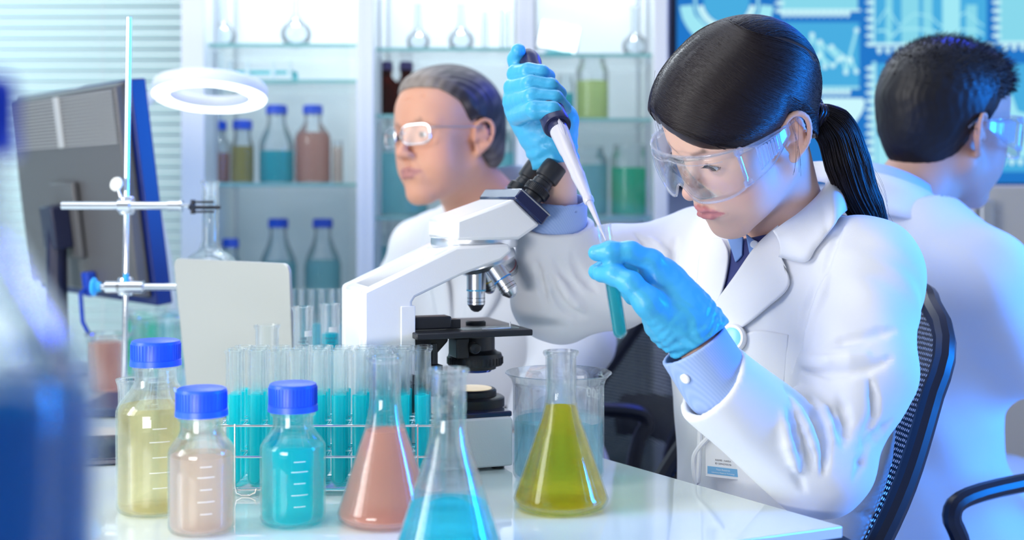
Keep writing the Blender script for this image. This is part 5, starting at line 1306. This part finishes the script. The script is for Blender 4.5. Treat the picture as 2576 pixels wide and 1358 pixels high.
gl_r = PP([(1705, 810, 1.36), (1668, 720, 1.378), (1610, 700, 1.388), (1575, 722, 1.382), (1590, 748, 1.372)])
gl_p = PP([(1712, 820, 1.37), (1684, 750, 1.390), (1640, 735, 1.398), (1615, 758, 1.392), (1628, 778, 1.382)])
gl_t = PP([(1690, 820, 1.325), (1630, 760, 1.312), (1585, 712, 1.314), (1545, 690, 1.324), (1512, 688, 1.334)])
gw = P(1757, 842, 1.339); gin = P(1800, 905, 1.341)
def glove_L(p):
    d = chain(p, [gin, gw, P(1712, 796, 1.341), P(1672, 722, 1.350)], [.0290, .0292, .0300, .0245], .02)
    d = smin(d, rcone(p, P(1705, 790, 1.345), P(1655, 690, 1.345), .027, .0175), .02)
    d = smin(d, rcone(p, P(1690, 790, 1.350), P(1668, 715, 1.372), .026, .015), .02)
    d = smin(d, chain(p, gl_i, [.018, .0128, .0108, .0100, .0086], .006), .006)
    d = smin(d, chain(p, gl_m, [.018, .0120, .0105, .0100, .0086], .004), .0025)
    d = smin(d, chain(p, gl_r, [.018, .0115, .0102, .0098, .0084], .004), .0025)
    d = smin(d, chain(p, gl_p, [.016, .0105, .0092, .0088, .0076], .006), .004)
    d = smin(d, chain(p, gl_t, [.020, .0150, .0118, .0108, .0092], .006), .007)
    t_ = np.clip(((p-gl_i[0].astype(np.float32))@((gw-gl_i[1])/np.linalg.norm(gw-gl_i[1])).astype(np.float32)+.02)/.05, 0, 1)
    d = d+wr_noise(p, .0010, 260)*(.25+.9*t_)+.0010*t_*np.sin(((p@np.array([.6, .1, -.8], np.float32)))*520+3*np.sin(p[:, 0]*120))
    e_ = (gw-P(1672, 722, 1.345)); d = smax(d, -rcone(p, gw+e_*.0, gin+e_*.3, .0268, .0272), .001)
    return cut(d, p, P(1768, 855, 1.340), e_, .001)
V, Q = surface(glove_L, P(1490, 900, 1.345)-np.array([.01, .06, .02]), P(1830, 600, 1.345)+np.array([.0, .08, .02]), .0021); arr_mesh('glove', V, Q, GLOVE, woman)
# ---- right glove on the pipette
pa = P(1328, 145, 1.602); pb = P(1505, 560, 1.352)
pax = lambda v: pa+(pb-pa)*((v-145)/(560-145))
def glove_R(p):
    d = chain(p, [P(1404, 470, 1.615), P(1396, 400, 1.607), P(1372, 330, 1.604), P(1345, 262, 1.606)], [.0262, .0245, .0300, .0300], .02)
    d = smin(d, ell(p, P(1334, 250, 1.603), (.033, .024, .042)), .02)
    d = smin(d, rcone(p, P(1395, 360, 1.600), P(1418, 300, 1.588), .020, .018), .02)
    for pts, r in (
        ([(1312, 196, 1.600), (1300, 186, 1.572), (1328, 180, 1.548), (1362, 184, 1.544), (1378, 192, 1.556)], .0108),
        ([(1308, 226, 1.600), (1293, 222, 1.568), (1335, 212, 1.530), (1385, 219, 1.527), (1406, 236, 1.541)], .0115),
        ([(1306, 258, 1.600), (1290, 256, 1.566), (1340, 244, 1.514), (1395, 250, 1.511), (1418, 272, 1.528)], .0115),
        ([(1308, 288, 1.600), (1300, 290, 1.566), (1345, 276, 1.497), (1390, 278, 1.493), (1410, 296, 1.510)], .0112)):
        d = smin(d, chain(p, PP(pts), [r*1.35, r*1.12, r, r*.97, r*.85], .002), .0018)
    d = smin(d, chain(p, PP([(1345, 230, 1.612), (1312, 180, 1.612), (1300, 150, 1.600), (1304, 128, 1.586)]), [.018, .013, .0110, .0092], .006), .010)
    t_ = np.clip((1.165-p[:, 2])/.05, 0, 1)
    d = d+wr_noise(p, .0008, 230)*(.3+t_)+.0009*t_*np.sin(p[:, 2]*420+2.5*np.sin(p[:, 0]*90))
    return cut(d, p, P(1402, 425, 1.61), np.array([.05, 0, -1]), .002)
V, Q = surface(glove_R, (-.012, 1.455, 1.07), (.11, 1.66, 1.275), .0023); arr_mesh('glove', V, Q, GLOVE, woman)
fcr = lambda p: cuff(p, P(1398, 575, 1.622), P(1402, 498, 1.612), .0398, .0385)
V, Q = surface(fcr, P(1398, 640, 1.62)-np.array([.06, .06, 0]), P(1398, 470, 1.62)+np.array([.07, .06, .02]), .003); arr_mesh('shirt_cuff', V, Q, SHIRTC, woman)
# ---- pipette and the tube she fills
pip = thing('pipette', pax(330), 'dark handled white pipette held upright in the raised gloved hand', 'pipette')
Lp = np.linalg.norm(pb-pa); tt = lambda v: (v-145)/(415)*Lp
PGR = mat('pipette_dark', (.022, .026, .085), .30); PWH = mat('pipette_white', (.56, .55, .64), .30, coat=.3)
MB().axl(pa, pb, [(0, -.006), (.006, -.006), (.0125, -.002), (.0142, .006), (.0145, .015), (.0128, .022), (.0128, tt(270)), (.0158, tt(278)), (.0166, tt(285)), (.0166, tt(300)), (.0158, tt(302)), (.0162, tt(306)), (.0170, tt(334)), (.0160, tt(337)), (.0118, tt(337)), (.0110, tt(352)), (0, tt(352))], 36).build('handle', PGR, pip, world=True, angle=30)
MB().axl(pa-(pb-pa)/Lp*.004+np.array([-.012, 0, -.004]), pa-(pb-pa)/Lp*.004+np.array([-.012, 0, -.004])-(pb-pa), [(0, -.006), (.006, -.006), (.0065, .004), (.004, .007), (0, .007)], 20).build('plunger_button', mat('plunger', (.45, .38, .36), .3), pip, world=True)
sh_ = MB().axl(pa, pb, [(0, tt(320)), (.0108, tt(322)), (.0112, tt(350)), (.0098, tt(392)), (.0095, tt(398)), (.0088, tt(402)), (.0078, tt(450)), (.0083, tt(455)), (.0075, tt(466)), (.0052, tt(504)), (.0060, tt(508)), (.0058, tt(514)), (.0045, tt(517)), (0, tt(517))], 32).build('shaft', PWH, pip, world=True, angle=30)
MB().axl(pa, pb, [(0, tt(512)), (.0040, tt(513)), (.0028, tt(545)), (.0012, tt(585)), (.0006, tt(597)), (0, tt(597))], 20).build('tip', mat('tip_plastic', (.80, .76, .80), .25, trans=.4), pip, world=True)
sd = pax(350)+np.array([-.006, -.0085, 0]); MB().tube([tuple(pax(322)+np.array([.003, -.0118, 0])), tuple(pax(350)+np.array([.003, -.0120, 0])), tuple(pax(385)+np.array([.002, -.0098, 0]))], [.0045, .0045, .002], 10).build('ejector_arm', PWH, sh_, world=True)
ht = tube_proto('test tube of cyan liquid held in the left gloved hand', H=.1225, lz=.072, R=.0081, lm=liq('held_tube', (.12, .72, .78), .25, .3, mc=(.15, .68, .72)), rim=.0008, grp=None, name='test_tube')
ht.location = P(1562, 852, YG); ht.rotation_euler = (0, -math.atan2(45*YG/FPX, 290*YG/FPX), 0)
if 'group' in ht: del ht['group']
# ---- hair
def skull(q): return smin(ell(q, (-.012, 0, .043), (.097, .075, .080)), ell(q, (.040, 0, .045), (.046, .060, .050)), .03)
def zcut(q):
    a = np.interp(q[:, 1], [-.09, -.06, -.03, 0, .03, .06, .085], [.014, .040, .055, .047, .030, .0165, .008])
    b = .024-np.clip(-.016-q[:, 0], 0, 1)*1.25
    w_ = np.clip((q[:, 0]+.016)/.02, 0, 1); return a*w_+b*(1-w_)
def hair_d(q):
    z_ = zcut(q)
    t = np.clip((q[:, 2]-z_)*.42+.0022, .002, .0135)
    bun = rcone(q, (-.085, .004, -.005), (-.112, .006, -.028), .034, .014)
    d = skull(q)-t; d = smin(d, smin(ell(q, (-.03, 0, -.02), (.068, .062, .06))-.002, bun, .02), .012)
    d = smax(d, (z_-q[:, 2]), .004)
    return smax(d, -(ell(q, (-.001, .083, -.006), (.017, .022, .027))), .003)
HD = lambda p: hair_d(WH.loc(p))*WH.s
V1, Q1 = surface(HD, WH.c-.17, WH.c+.17, .0032)
rg = np.random.RandomState(5)
def proj(X, off, it=5):
    s_ = X.shape; X = X.reshape(-1, 3).astype(np.float32)
    for _ in range(it):
        d = HD(X); g = grad(HD, X, .003); X = X-((d-off)[:, None]*g).astype(np.float32)
    return X.reshape(s_)
def sweep(A0, A1, B, K_, n, kk=22, amp=.004):
    s_ = rg.rand(n); s_.sort(); A = np.array(A0)*(1-s_)[:, None]+np.array(A1)*s_[:, None]+rg.randn(n, 3)*.003
    Bc = np.stack([np.interp(s_, np.linspace(0, 1, len(B)), [b[i] for b in B]) for i in range(3)], 1)+rg.randn(n, 3)*amp
    K0 = np.array(K_)+rg.randn(n, 3)*np.array((.004, .008, .008)); C = 2*Bc-(A+K0)/2
    t = np.linspace(0, 1, kk)[None, :, None]
    X = A[:, None]*(1-t)**2+2*C[:, None]*t*(1-t)+K0[:, None]*t*t
    return WH.wld(X)
KN = (-.106, .006, -.028)
pths = [sweep((.086, -.038, .080), (-.03, -.012, .135), [(.066, .056, .040), (.040, .078, .042), (.020, .088, .055), (0, .085, .085), (-.03, .06, .125)], KN, 2000),
        sweep((.086, -.040, .078), (-.03, -.014, .135), [(.085, -.055, .062), (.05, -.085, .06), (.0, -.09, .08), (-.03, -.06, .12)], KN, 700),
        sweep((-.03, -.04, .13), (-.03, .05, .12), [(-.08, -.05, .08), (-.09, 0, .09), (-.08, .05, .07)], KN, 450),
        sweep((-.02, .074, .026), (-.055, .055, -.055), [(-.05, .082, .015), (-.07, .065, -.02), (-.08, .05, -.045)], KN, 300)]
parts = [(V1, Q1)]
for X in pths:
    S_, K_n, _ = X.shape; off = np.repeat((.0001+rg.rand(S_)*.0007)[:, None], K_n, 1)*np.sin(np.linspace(.25, PI-.1, K_n))[None]
    Y_ = proj(X, off.ravel()); r = np.repeat((.00026+.00022*rg.rand(S_))[:, None], K_n, 1)*np.linspace(1, .8, K_n)[None]
    parts.append(strands(Y_, r))
for B_, n_, A0_ in (([(.066, .060, .030), (.042, .080, .026), (.018, .088, .032)], 420, (.086, -.030, .072)),):
    X = sweep(A0_, (.03, -.02, .12), B_, KN, n_, amp=.0025); s_ = X.shape; X = X.reshape(-1, 3).astype(np.float32)
    SK = lambda p: (skull(WH.loc(p))-.0030)*WH.s
    for _ in range(5): X = X-((SK(X))[:, None]*grad(SK, X, .003)).astype(np.float32)
    X = X.reshape(s_); parts.append(strands(X, np.full(s_[:2], .00040)))
# ponytail
pc = smoothc(PP([(2045, 285, 1.497), (2072, 296, 1.50), (2108, 338, 1.505), (2132, 410, 1.51), (2160, 490, 1.515), (2196, 555, 1.52), (2226, 606, 1.525)]), 6); pr_ = np.interp(np.linspace(0, 1, len(pc)), [0, .08, .25, .5, .75, .92, 1], [.010, .012, .024, .026, .020, .010, .002])
tb_ = MB().tube([tuple(v) for v in pc], list(pr_*.86), 20); parts.append((np.array(tb_.v), np.array([f for f in tb_.f if len(f) == 4])))
n = 1100; th_ = rg.rand(n)*2*PI; rr = np.sqrt(.55+.5*rg.rand(n)); T_ = np.gradient(pc, axis=0); T_ /= nrm(T_)[:, None]; N1 = np.cross(T_, (0, 1, 0)); N1 /= nrm(N1)[:, None]; N2 = np.cross(T_, N1)
ang_ = th_[:, None]+np.linspace(0, 1, len(pc))[None]*(rg.rand(n)-.5)[:, None]*.9; R_s = pr_[None]*rr[:, None]*(1+.06*rg.randn(n)[:, None]*np.linspace(0, 1, len(pc))[None]**2*3)
X = pc[None]+N1[None]*(R_s*np.cos(ang_))[..., None]+N2[None]*(R_s*np.sin(ang_))[..., None]
parts.append(strands(X, np.full(X.shape[:2], .00042)))
# loose wisps by the ear and at the forehead
ws = []
for k in range(5):
    x0, y0, x1, y1 = 1996+rg.randn()*8, 300+rg.randn()*4, 2005+rg.randn()*9, 415+rg.rand()*40
    a, m_, b_2 = P(x0, y0, 1.402), P((x0+x1)/2+12, (y0+y1)/2, 1.398), P(x1, y1, 1.43); ws.append([a*(1-t)**2+2*m_*t*(1-t)+b_2*t*t for t in np.linspace(0, 1, 22)])
for k in range(10):
    a, m_, b_2 = P(1655+rg.randn()*8, 215+rg.randn()*20, 1.44), P(1635+rg.randn()*6, 260+rg.randn()*8, 1.43), P(1652+rg.rand()*24, 315+rg.rand()*22, 1.42); ws.append([a*(1-t)**2+2*m_*t*(1-t)+b_2*t*t for t in np.linspace(0, 1, 22)])
for k in range(26):
    j = rg.randint(6, 30); a = pc[j]+N2[j]*pr_[j]*(1 if rg.rand() < .6 else -1)*.9; dv_ = np.array([.02+.03*rg.rand(), .01*rg.randn(), -.05-.05*rg.rand()]); ws.append([a+dv_*t+np.array([.012*math.sin(3*t), 0, 0]) for t in np.linspace(0, 1, 22)])
ws = np.array(ws); parts.append(strands(ws, np.full(ws.shape[:2], .00014)))
V, Q = join_arr(parts); HAIRD = hair_mat('dark_hair', (.011, .006, .008), .36); arr_mesh('hair', V, Q, HAIRD, woman)
kp = P(2052, 290, 1.497); kd = pc[4]-pc[0]; kd = kd/np.linalg.norm(kd); M_ = Vector(kd).to_track_quat('Z', 'Y').to_matrix(); b = MB()
for o_ in (-.004, 0, .004): b.tube([tuple(kp+kd*(o_+.004)+np.array(M_@Vector((math.cos(a)*.0135, math.sin(a)*.0135, .001*math.sin(5*a))))) for a in np.linspace(0, 2*PI, 25)[:-1]], .0026, 8, closed=True)
b.build('hair_tie', mat('hair_tie_black', (.01, .01, .03), .35), woman, world=True)
# eyelashes
b = MB()
for s2 in (-1, 1):
    for k in range(22):
        a = -1+2*k/21; yy = .031*s2+a*.0118; xx = .0868-.0045*a*a-.0018*a*s2; zz_ = .0015+.0034*(1-a*a)+.0010
        q0 = np.array((xx-.001, yy, zz_)); q1 = q0+np.array((.0062, .0024*a+.0008*s2, -.0006+.0005*rg.rand())); b.tube([tuple(WH.wld(q0)), tuple(WH.wld((q0+q1)/2+np.array((0, 0, -.0010)))), tuple(WH.wld(q1))], [.00040, .0003, .0001], 4)
b.build('eyelashes', mat('lash_black', (.004, .003, .003), .4), woman, world=True)
# ---- safety goggles
def goggles(H, parent, temple=-.002, fx=1.0, name='safety_goggles'):
    LENS = thin_glass('goggle_lens', (.985, .995, 1.0), .55, .03); RIM = clear_mat('goggle_plastic', (.97, .98, 1.0), 1.49, .22, milk=.16, milkcol=(.85, .9, 1.0))
    AM = 1.22
    def lp_(a, v):
        zt2 = .0315-.0045*(a/AM)**2; zb2 = -.0330+.024*math.exp(-(a/.17)**2)+.010*(abs(a)/AM)**4
        x = .030+.083*math.cos(a*.93)**.75; y = .0775*math.sin(a*.97)
        bul = .004*math.sin(PI*v); return np.array((x+bul*math.cos(a), y+bul*math.sin(a), zb2+(zt2-zb2)*v))
    W_ = lambda q: tuple(H.wld(q))
    root = MB().grid(lambda u, v: W_(lp_((2*u-1)*AM, v)), 48, 10).build(name, LENS, parent, world=True, solid=.0018)
    as_ = np.linspace(-AM, AM, 41)
    loop = [W_(lp_(a, 1)) for a in as_]+[W_(lp_(AM, v)) for v in (.8, .5, .2)]+[W_(lp_(a, 0)) for a in as_[::-1]]+[W_(lp_(-AM, v)) for v in (.2, .5, .8)]
    MB().tube(loop, .0015, 8, closed=True).build('rim', RIM, root, world=True)
    MB().tube([W_(lp_(a, .84)+np.array((.0012, 0, 0))) for a in as_[4:-4]], .0007, 6).build('brow_ridge', RIM, root, world=True)
    for s2 in (-1, 1):
        e = lp_(AM*s2, .5); te = np.array((temple, .0815*s2, .012))
        def sd_(u, v):
            zt2 = (1-u)*.0262+u*.0180; zb2 = (1-u)*-.021+u*.006-.006*math.sin(PI*u)
            b3 = e*(1-u)+te*u; return np.array((b3[0], b3[1]+s2*.004*math.sin(PI*u), zb2+(zt2-zb2)*v))
        sdo = MB().grid(lambda u, v: W_(sd_(u, v)), 14, 6).build('side_shield', LENS, root, world=True, solid=.0015)
        MB().tube([W_(sd_(u, 1)) for u in np.linspace(0, 1, 10)]+[W_(sd_(1, .5))]+[W_(sd_(u, 0)) for u in np.linspace(1, 0, 10)], .0011, 6).build('rim', RIM, sdo, world=True)
        b = MB()
        for k in range(7):
            u = .32+.40*k/6; p0_, p1_ = sd_(u, .22), sd_(u+.02, .84); o_ = np.array((0, s2*.0016, 0)); b.tube([W_(p0_+o_), W_(p1_+o_)], .0014, 6)
        b.tube([W_(sd_(u, v)+np.array((0, s2*.0014, 0))) for u, v in ((.28, .18), (.76, .18), (.78, .88), (.30, .88))], .0010, 6, closed=True)
        b.build('vent', clear_mat('vent_plastic', (.9, .95, 1), 1.49, .3, milk=.5, milkcol=(.8, .88, 1)), sdo, world=True)
        for v in (.93, .10):
            c_ = H.wld(lp_(AM*s2, v)+np.array((-.002, s2*.002, 0))); Mh = Matrix(H.R.tolist()); MB().box(tuple(c_), (.011, .006, .0075), Mh).build('hinge', RIM, root, world=True, bevel=.0015)
        MB().tube([W_(sd_(1, .85)), W_(np.array((temple-.02, .0815*s2, .018))), W_(np.array((temple-.035, .0795*s2, .005)))], .0018, 8).build('temple_arm', RIM, root, world=True)
    return root
goggles(WH, woman)
# ------------------------------------------------------------------ the two men behind
def hand(p, w, d, n, s=1.0, curl=.5):
    """relaxed right-angled hand: wrist w, direction d, back-of-hand normal n"""
    d = np.array(d, float); d /= np.linalg.norm(d); n = np.array(n, float); n -= d*(n@d); n /= np.linalg.norm(n); t = np.cross(d, n)
    r = chain(p, [w, w+d*.05*s, w+d*.085*s], [.024*s, .024*s, .022*s], .01)
    r = smin(r, rcone(p, w+d*.06*s+t*.022*s, w+d*.085*s+t*.028*s, .014*s, .011*s), .015); r = smin(r, rcone(p, w+d*.06*s-t*.022*s, w+d*.08*s-t*.028*s, .014*s, .010*s), .015)
    for k, (o, L) in enumerate(((.029, .068), (.010, .076), (-.009, .070), (-.027, .054))):
        b = w+d*.083*s+t*o*s; a1 = b+(d*.45-n*.10*curl)*L*s; a2 = a1+(d*.30-n*.5*curl)*L*s; a3 = a2+(d*.12-n*.6*curl)*L*s*.7
        r = smin(r, chain(p, [b, a1, a2, a3], [.0100*s, .0092*s, .0084*s, .0072*s], .003), .004)
    b = w+d*.028*s+t*.022*s; r = smin(r, chain(p, [b, b+(d*.5+t*.7)*.038*s, b+(d*.9+t*.85-n*.2)*.060*s], [.0135*s, .0105*s, .0085*s], .004), .008)
    return r
def seated(name, H, f2, nk1, centre, sh, el, wr, hd, label, base, lip, warm, gaze, hairf, hairc, zlo, coat_h=.006, knees=True, gloved=False, hairstr=None):
    f = np.array([f2[0], f2[1], 0.]); f /= np.linalg.norm(f); l = np.array([-f[1], f[0], 0]); Rm = np.stack([f, l, np.array([0, 0, 1.])], 1).astype(np.float32)
    nk0 = H.wld((-.028, 0, -.055)); pel = np.array([centre[0], centre[1], .56]); ch = np.array([centre[0], centre[1], nk1[2]-.15])
    def body(p):
        d = H.f(p); d = smin(d, rcone(p, nk0, nk1, .056, .058), .02)
        d = smin(d, chain(p, [nk1, ch, pel], [.05, .10, .10]), .05)
        for a, b, c in zip(sh, el, wr): d = smin(d, chain(p, [nk1-np.array([0, 0, .03]), a, b, c], [.04, .044, .036, .026], .01), .02)
        for c, h_ in zip(wr, hd): d = smin(d, hand(p, c, h_, (0, 0, 1)), .01)
        for s_ in (-1, 1):
            hip = pel+l*.09*s_; kn = hip+f*.40; ak = kn+np.array([0, 0, -.46]); d = smin(d, chain(p, [hip, kn, ak, ak+f*.12-np.array([0, 0, .03])], [.08, .055, .036, .030], .02), .03)
        return d
    allp = np.array([H.c-.16, H.c+.16]+[v-.14 for v in list(sh)+list(el)+list(wr)]+[v+.14 for v in list(sh)+list(el)+list(wr)]+[w_+np.array(h_)/np.linalg.norm(h_)*.2 for w_, h_ in zip(wr, hd)]+[pel-.16])
    lo, hi = allp.min(0), allp.max(0); lo[2] = zlo
    V, Q = surface(body, lo, hi, .0042); o = arr_mesh(name, V, Q, SKIN, None, H.colour(V, base, lip, warm)); recentre(o); tag(o, label, 'person'); eyes(H, o, gaze)
    def torso(p):
        q = (p-ch.astype(np.float32))@Rm; d = ell(q, (0, 0, .03), (.125, .185, .175)); d = smin(d, ell(q, (.01, 0, -.17), (.135, .165, .24)), .06); d = smin(d, ell(q, (.0, 0, -.34), (.15, .20, .16)), .06)
        for a in sh: d = smin(d, rcone(p, nk1-np.array([0, 0, .04]), a+np.array([0, 0, .012]), .068, .060), .05)
        return neckhole(d, p, nk1+np.array([0, 0, .022]), np.array([0, 0, 1])+.30*f, .08)
    def coat0(p):
        d = torso(p)
        for a, b, c in zip(sh, el, wr):
            s1 = chain(p, [a, a*.5+b*.5, b], [.068, .070, .064], .03); s2 = rcone(p, b, c, .062, .050); s2 = cut(s2, p, c, c-b); d = smin(d, smin(s1, s2, .03), .035)
        return d
    def coatf(p):
        d = coat0(p); q = p*1.0
        d = d+.0030*np.sin(q[:, 2]*38+q[:, 0]*30+2*np.sin(q[:, 1]*22))*np.sin(q[:, 0]*34-q[:, 1]*28+q[:, 2]*9)
        for s_ in (-1, 1):
            hip = pel+l*.09*s_; d = smin(d, rcone(p, hip, hip+f*.34, .10, .075), .05)
        return smax(d, -((p-(pel-np.array([0, 0, .16])).astype(np.float32))@np.array([0, 0, 1], np.float32)), .004)
    lo2 = lo.copy(); lo2[2] = .38; V, Q = surface(coatf, lo2-.03, np.array([hi[0]+.03, hi[1]+.03, nk1[2]+.06]), .0065); arr_mesh('lab_coat', V, Q, COATM, o)
    # collars: rings about the neck, open at the front
    def ring(r, z, a, lean=.0): return nk1+f*(r*math.cos(a)*1.0-.012+lean)+l*r*math.sin(a)*1.05+np.array([0, 0, z-.030*math.cos(a)-.012])
    A = [ring(.066, .052-.02*abs(a/2.6)**0*0, math.pi+a) for a in np.linspace(-2.55, 2.55, 15)]; B = [ring(.100, -.004, math.pi+a)+f*(.02 if abs(a) > 2 else 0)-np.array([0, 0, .030 if abs(a) > 2.2 else 0]) for a in np.linspace(-2.45, 2.45, 15)]
    loft('coat_collar', A, B, COATM, o, 4, .0030, -.004, 3)
    A = [ring(.060, .066, math.pi+a) for a in np.linspace(-2.7, 2.7, 15)]; B = [ring(.072, .020, math.pi+a) for a in np.linspace(-2.7, 2.7, 15)]
    loft('shirt_collar', A, B, mat('light_blue_shirt', (.42, .60, .86), .7), o, 3, .002, .0, 3)
    for sgn in (-1, 1):
        def tq(z, w_):
            p0 = np.array([nk1[0], nk1[1], nk1[2]+z])+l*w_+f*.30; t = 0
            for _ in range(40): t += float(coat0((p0-f*t)[None].astype(np.float32))[0])*.8
            return p0-f*t+f*.006
        zs_ = np.linspace(-.02, -.24, 8); A = [tq(z_, sgn*(.052-.052*(i/7.))) for i, z_ in enumerate(zs_)]; B = [tq(z_, sgn*(.085+.02*math.sin(i/7.*3.)-.075*(i/7.)**2)) for i, z_ in enumerate(zs_)]
        loft('lapel', A, B, COATM, o, 4, .0028, 0., 3)
    HDm = lambda p: hairf(H.loc(p))*H.s
    V1, Q1 = surface(HDm, H.c-.17, H.c+.17, .0036); parts = [(V1, Q1)]
    if hairstr: parts.append(strands(*hairstr(H, HDm)))
    V, Q = join_arr(parts); o2 = arr_mesh('hair', V, Q, hairc[0], o, hairc[1](H, V) if len(hairc) > 1 else None)
    return o
# --- older man
OH = Head((-.1136, 2.2, 1.1753), (225.4, -1.0, 4.5), .991, male=1, old=1, look=1)
def zc_old(q): return np.interp(q[:, 0], [-.11, -.05, -.022, -.004, .015, .03, .06, .095], [-.060, -.052, -.030, .012, .030, .055, .078, .088])
def hair_old(q):
    z_ = zc_old(q); t = np.clip((q[:, 2]-z_)*.35+.003, .002, .0105); d = smin(skull(q), ell(q, (-.035, 0, -.01), (.070, .064, .070)), .02)-t
    d = d+.0006*np.sin(q[:, 1]*700+q[:, 0]*260); d = smax(d, z_-q[:, 2], .004); return smax(d, -(ell(q*np.array([1, np.sign(1), 1], np.float32)-np.array([0, 0, 0], np.float32), (-.004, .083, -.004), (.021, .024, .034))), .003)
GH = bpy.data.materials.new('greying_hair'); GH.use_nodes = True; N_, L_ = nt(GH); a_ = N_.new('ShaderNodeVertexColor'); a_.layer_name = 'Col'; L_.new(a_.outputs[0], N_['Principled BSDF'].inputs['Base Color']); N_['Principled BSDF'].inputs['Roughness'].default_value = .5
def gcol(H, V):
    q = H.loc(V.astype(np.float32)); w_ = np.clip((q[:, 0]-.030)/.05, 0, 1)+np.clip((.03-q[:, 2])/.05, 0, 1)*.25; w_ = np.clip(w_+.25*np.sin(q[:, 1]*300)*np.sin(q[:, 2]*170+q[:, 0]*120), 0, 1)[:, None]
    return np.array((.020, .014, .018))*(1-w_)+np.array((.30, .25, .22))*w_
onk = np.array([-.045, 2.265, 1.050])
om = seated('person', OH, (-.70, -.71), onk, (-.005, 2.32), [onk+np.array([.125, -.105, -.085]), onk+np.array([-.115, .125, -.085])],
    [P(1440, 860, 2.06), np.array([-.22, 2.41, .80])], [P(1330, 1110, 1.98), np.array([-.13, 2.20, .69])], [(-.9, -.1, -.1), (.3, -.8, -.15)],
    'older man in white coat and metal glasses sitting behind the microscope, looking left', (.72, .37, .25), (.50, .22, .20), (.78, .34, .26), (0, .1), hair_old, (GH, gcol), .03)
def glasses(H, parent):
    W_ = lambda q: tuple(H.wld(q)); root = None; FR = mat('silver_frame', (.62, .62, .66), .25, 1.0)
    for s2 in (-1, 1):
        def rr(a, k=1.):
            y = .0245*math.copysign(abs(math.cos(a))**.55, math.cos(a))*k; z = .0165*math.copysign(abs(math.sin(a))**.6, math.sin(a))*k
            return np.array((.1045-.012*((y*s2+.004)/.03)*1.0 - .004, s2*.0330+y, .001+z))
        o = MB().tube([W_(rr(a)) for a in np.linspace(0, 2*PI, 33)[:-1]], .0016, 8, closed=True).build('eyeglasses' if root is None else 'rim', FR, parent if root is None else root, world=True)
        if root is None: root = o
        MB().add([W_(rr(a, .97)) for a in np.linspace(0, 2*PI, 33)[:-1]], [tuple(range(32))]).build('lens', thin_glass('spectacle_lens', (.97, .98, 1), .8, .03), root, world=True)
        MB().tube([W_((.090, s2*.058, .010)), W_((.078, s2*.070, .010)), W_((.03, s2*.0765, .012)), W_((-.010, s2*.080, .014)), W_((-.026, s2*.078, -.006))], .0013, 8).build('temple_arm', FR, root, world=True)
    MB().tube([W_((.1005, -.011, .004)), W_((.1035, 0, .007)), W_((.1005, .011, .004))], .0013, 8).build('bridge', FR, root, world=True)
glasses(OH, om)
# --- young man
YH = Head((.6652, 1.95, 1.1788), (26.8, 3.0, 4.9), 1.02, male=1, look=1)
def zc_y(q): return np.interp(q[:, 0], [-.11, -.06, -.03, -.006, .010, .03, .06, .095], [-.058, -.062, -.045, .000, .014, .050, .066, .070])
def hair_y(q):
    z_ = zc_y(q); t = np.clip((q[:, 2]-z_)*.20+.001, .0010, .0110)+np.clip((q[:, 2]-.06)/.06, 0, 1)*.004+np.clip((q[:, 0]-.02)/.07, 0, 1)*np.clip((q[:, 2]-.05)/.04, 0, 1)*.007
    d = smin(skull(q), ell(q, (-.035, 0, -.01), (.064, .055, .070)), .02)-t
    d = d+.0005*np.sin(q[:, 0]*460+3*np.sin(q[:, 1]*90))*np.sin(q[:, 1]*240+2*np.sin(q[:, 2]*110))
    d = smax(d, z_-q[:, 2], .004); q2 = q.copy(); q2[:, 1] = np.abs(q2[:, 1]); return smax(d, -ell(q2, (-.004, .083, -.004), (.020, .024, .034)), .003)
def spikes(H, f):
    n = 5200; v = rg.randn(n, 3); v[:, 2] = np.abs(v[:, 2])*.9+.05; v /= nrm(v)[:, None]; q = np.array((-.01, 0, .045))+v*np.array((.11, .085, .09))
    X = H.wld(q).astype(np.float32)
    for _ in range(4): X = X-(f(X)+.002)[:, None]*grad(f, X)
    g = grad(f, X); z_ = H.loc(X)[:, 2]; L = np.clip((z_-.02)/.08, .12, 1)*(.005+.007*rg.rand(n)); fw = H.R[:, 0]; d = g+fw*.45+rg.randn(n, 3)*.22; t = np.linspace(0, 1, 5)[None, :, None]
    Y_ = X[:, None]+d[:, None]*L[:, None, None]*t+fw[None, None]*(t**2)*L[:, None, None]*.4
    return Y_, np.repeat(np.linspace(.0006, .0002, 5)[None], n, 0)
ynk = np.array([.590, 1.935, 1.045]); yr = np.array([.45, -.89, 0])
ym = seated('person', YH, (.89, .45), ynk, (.585, 1.945), [ynk+yr*.165+np.array([0, 0, -.095]), ynk-yr*.165+np.array([0, 0, -.095])],
    [P(2545, 880, 1.83), np.array([.62, 2.20, .80])], [np.array([.93, 1.93, .86]), np.array([.86, 2.25, .82])], [(.9, .25, 0), (.9, .2, 0)],
    'young man in white lab coat and clear goggles facing the wall screen, seen from behind', (.64, .38, .29), (.5, .25, .22), (.75, .36, .30), (0, .1), hair_y, (hair_mat('black_hair', (.008, .007, .010), .45),), .03, hairstr=spikes)
goggles(YH, ym)
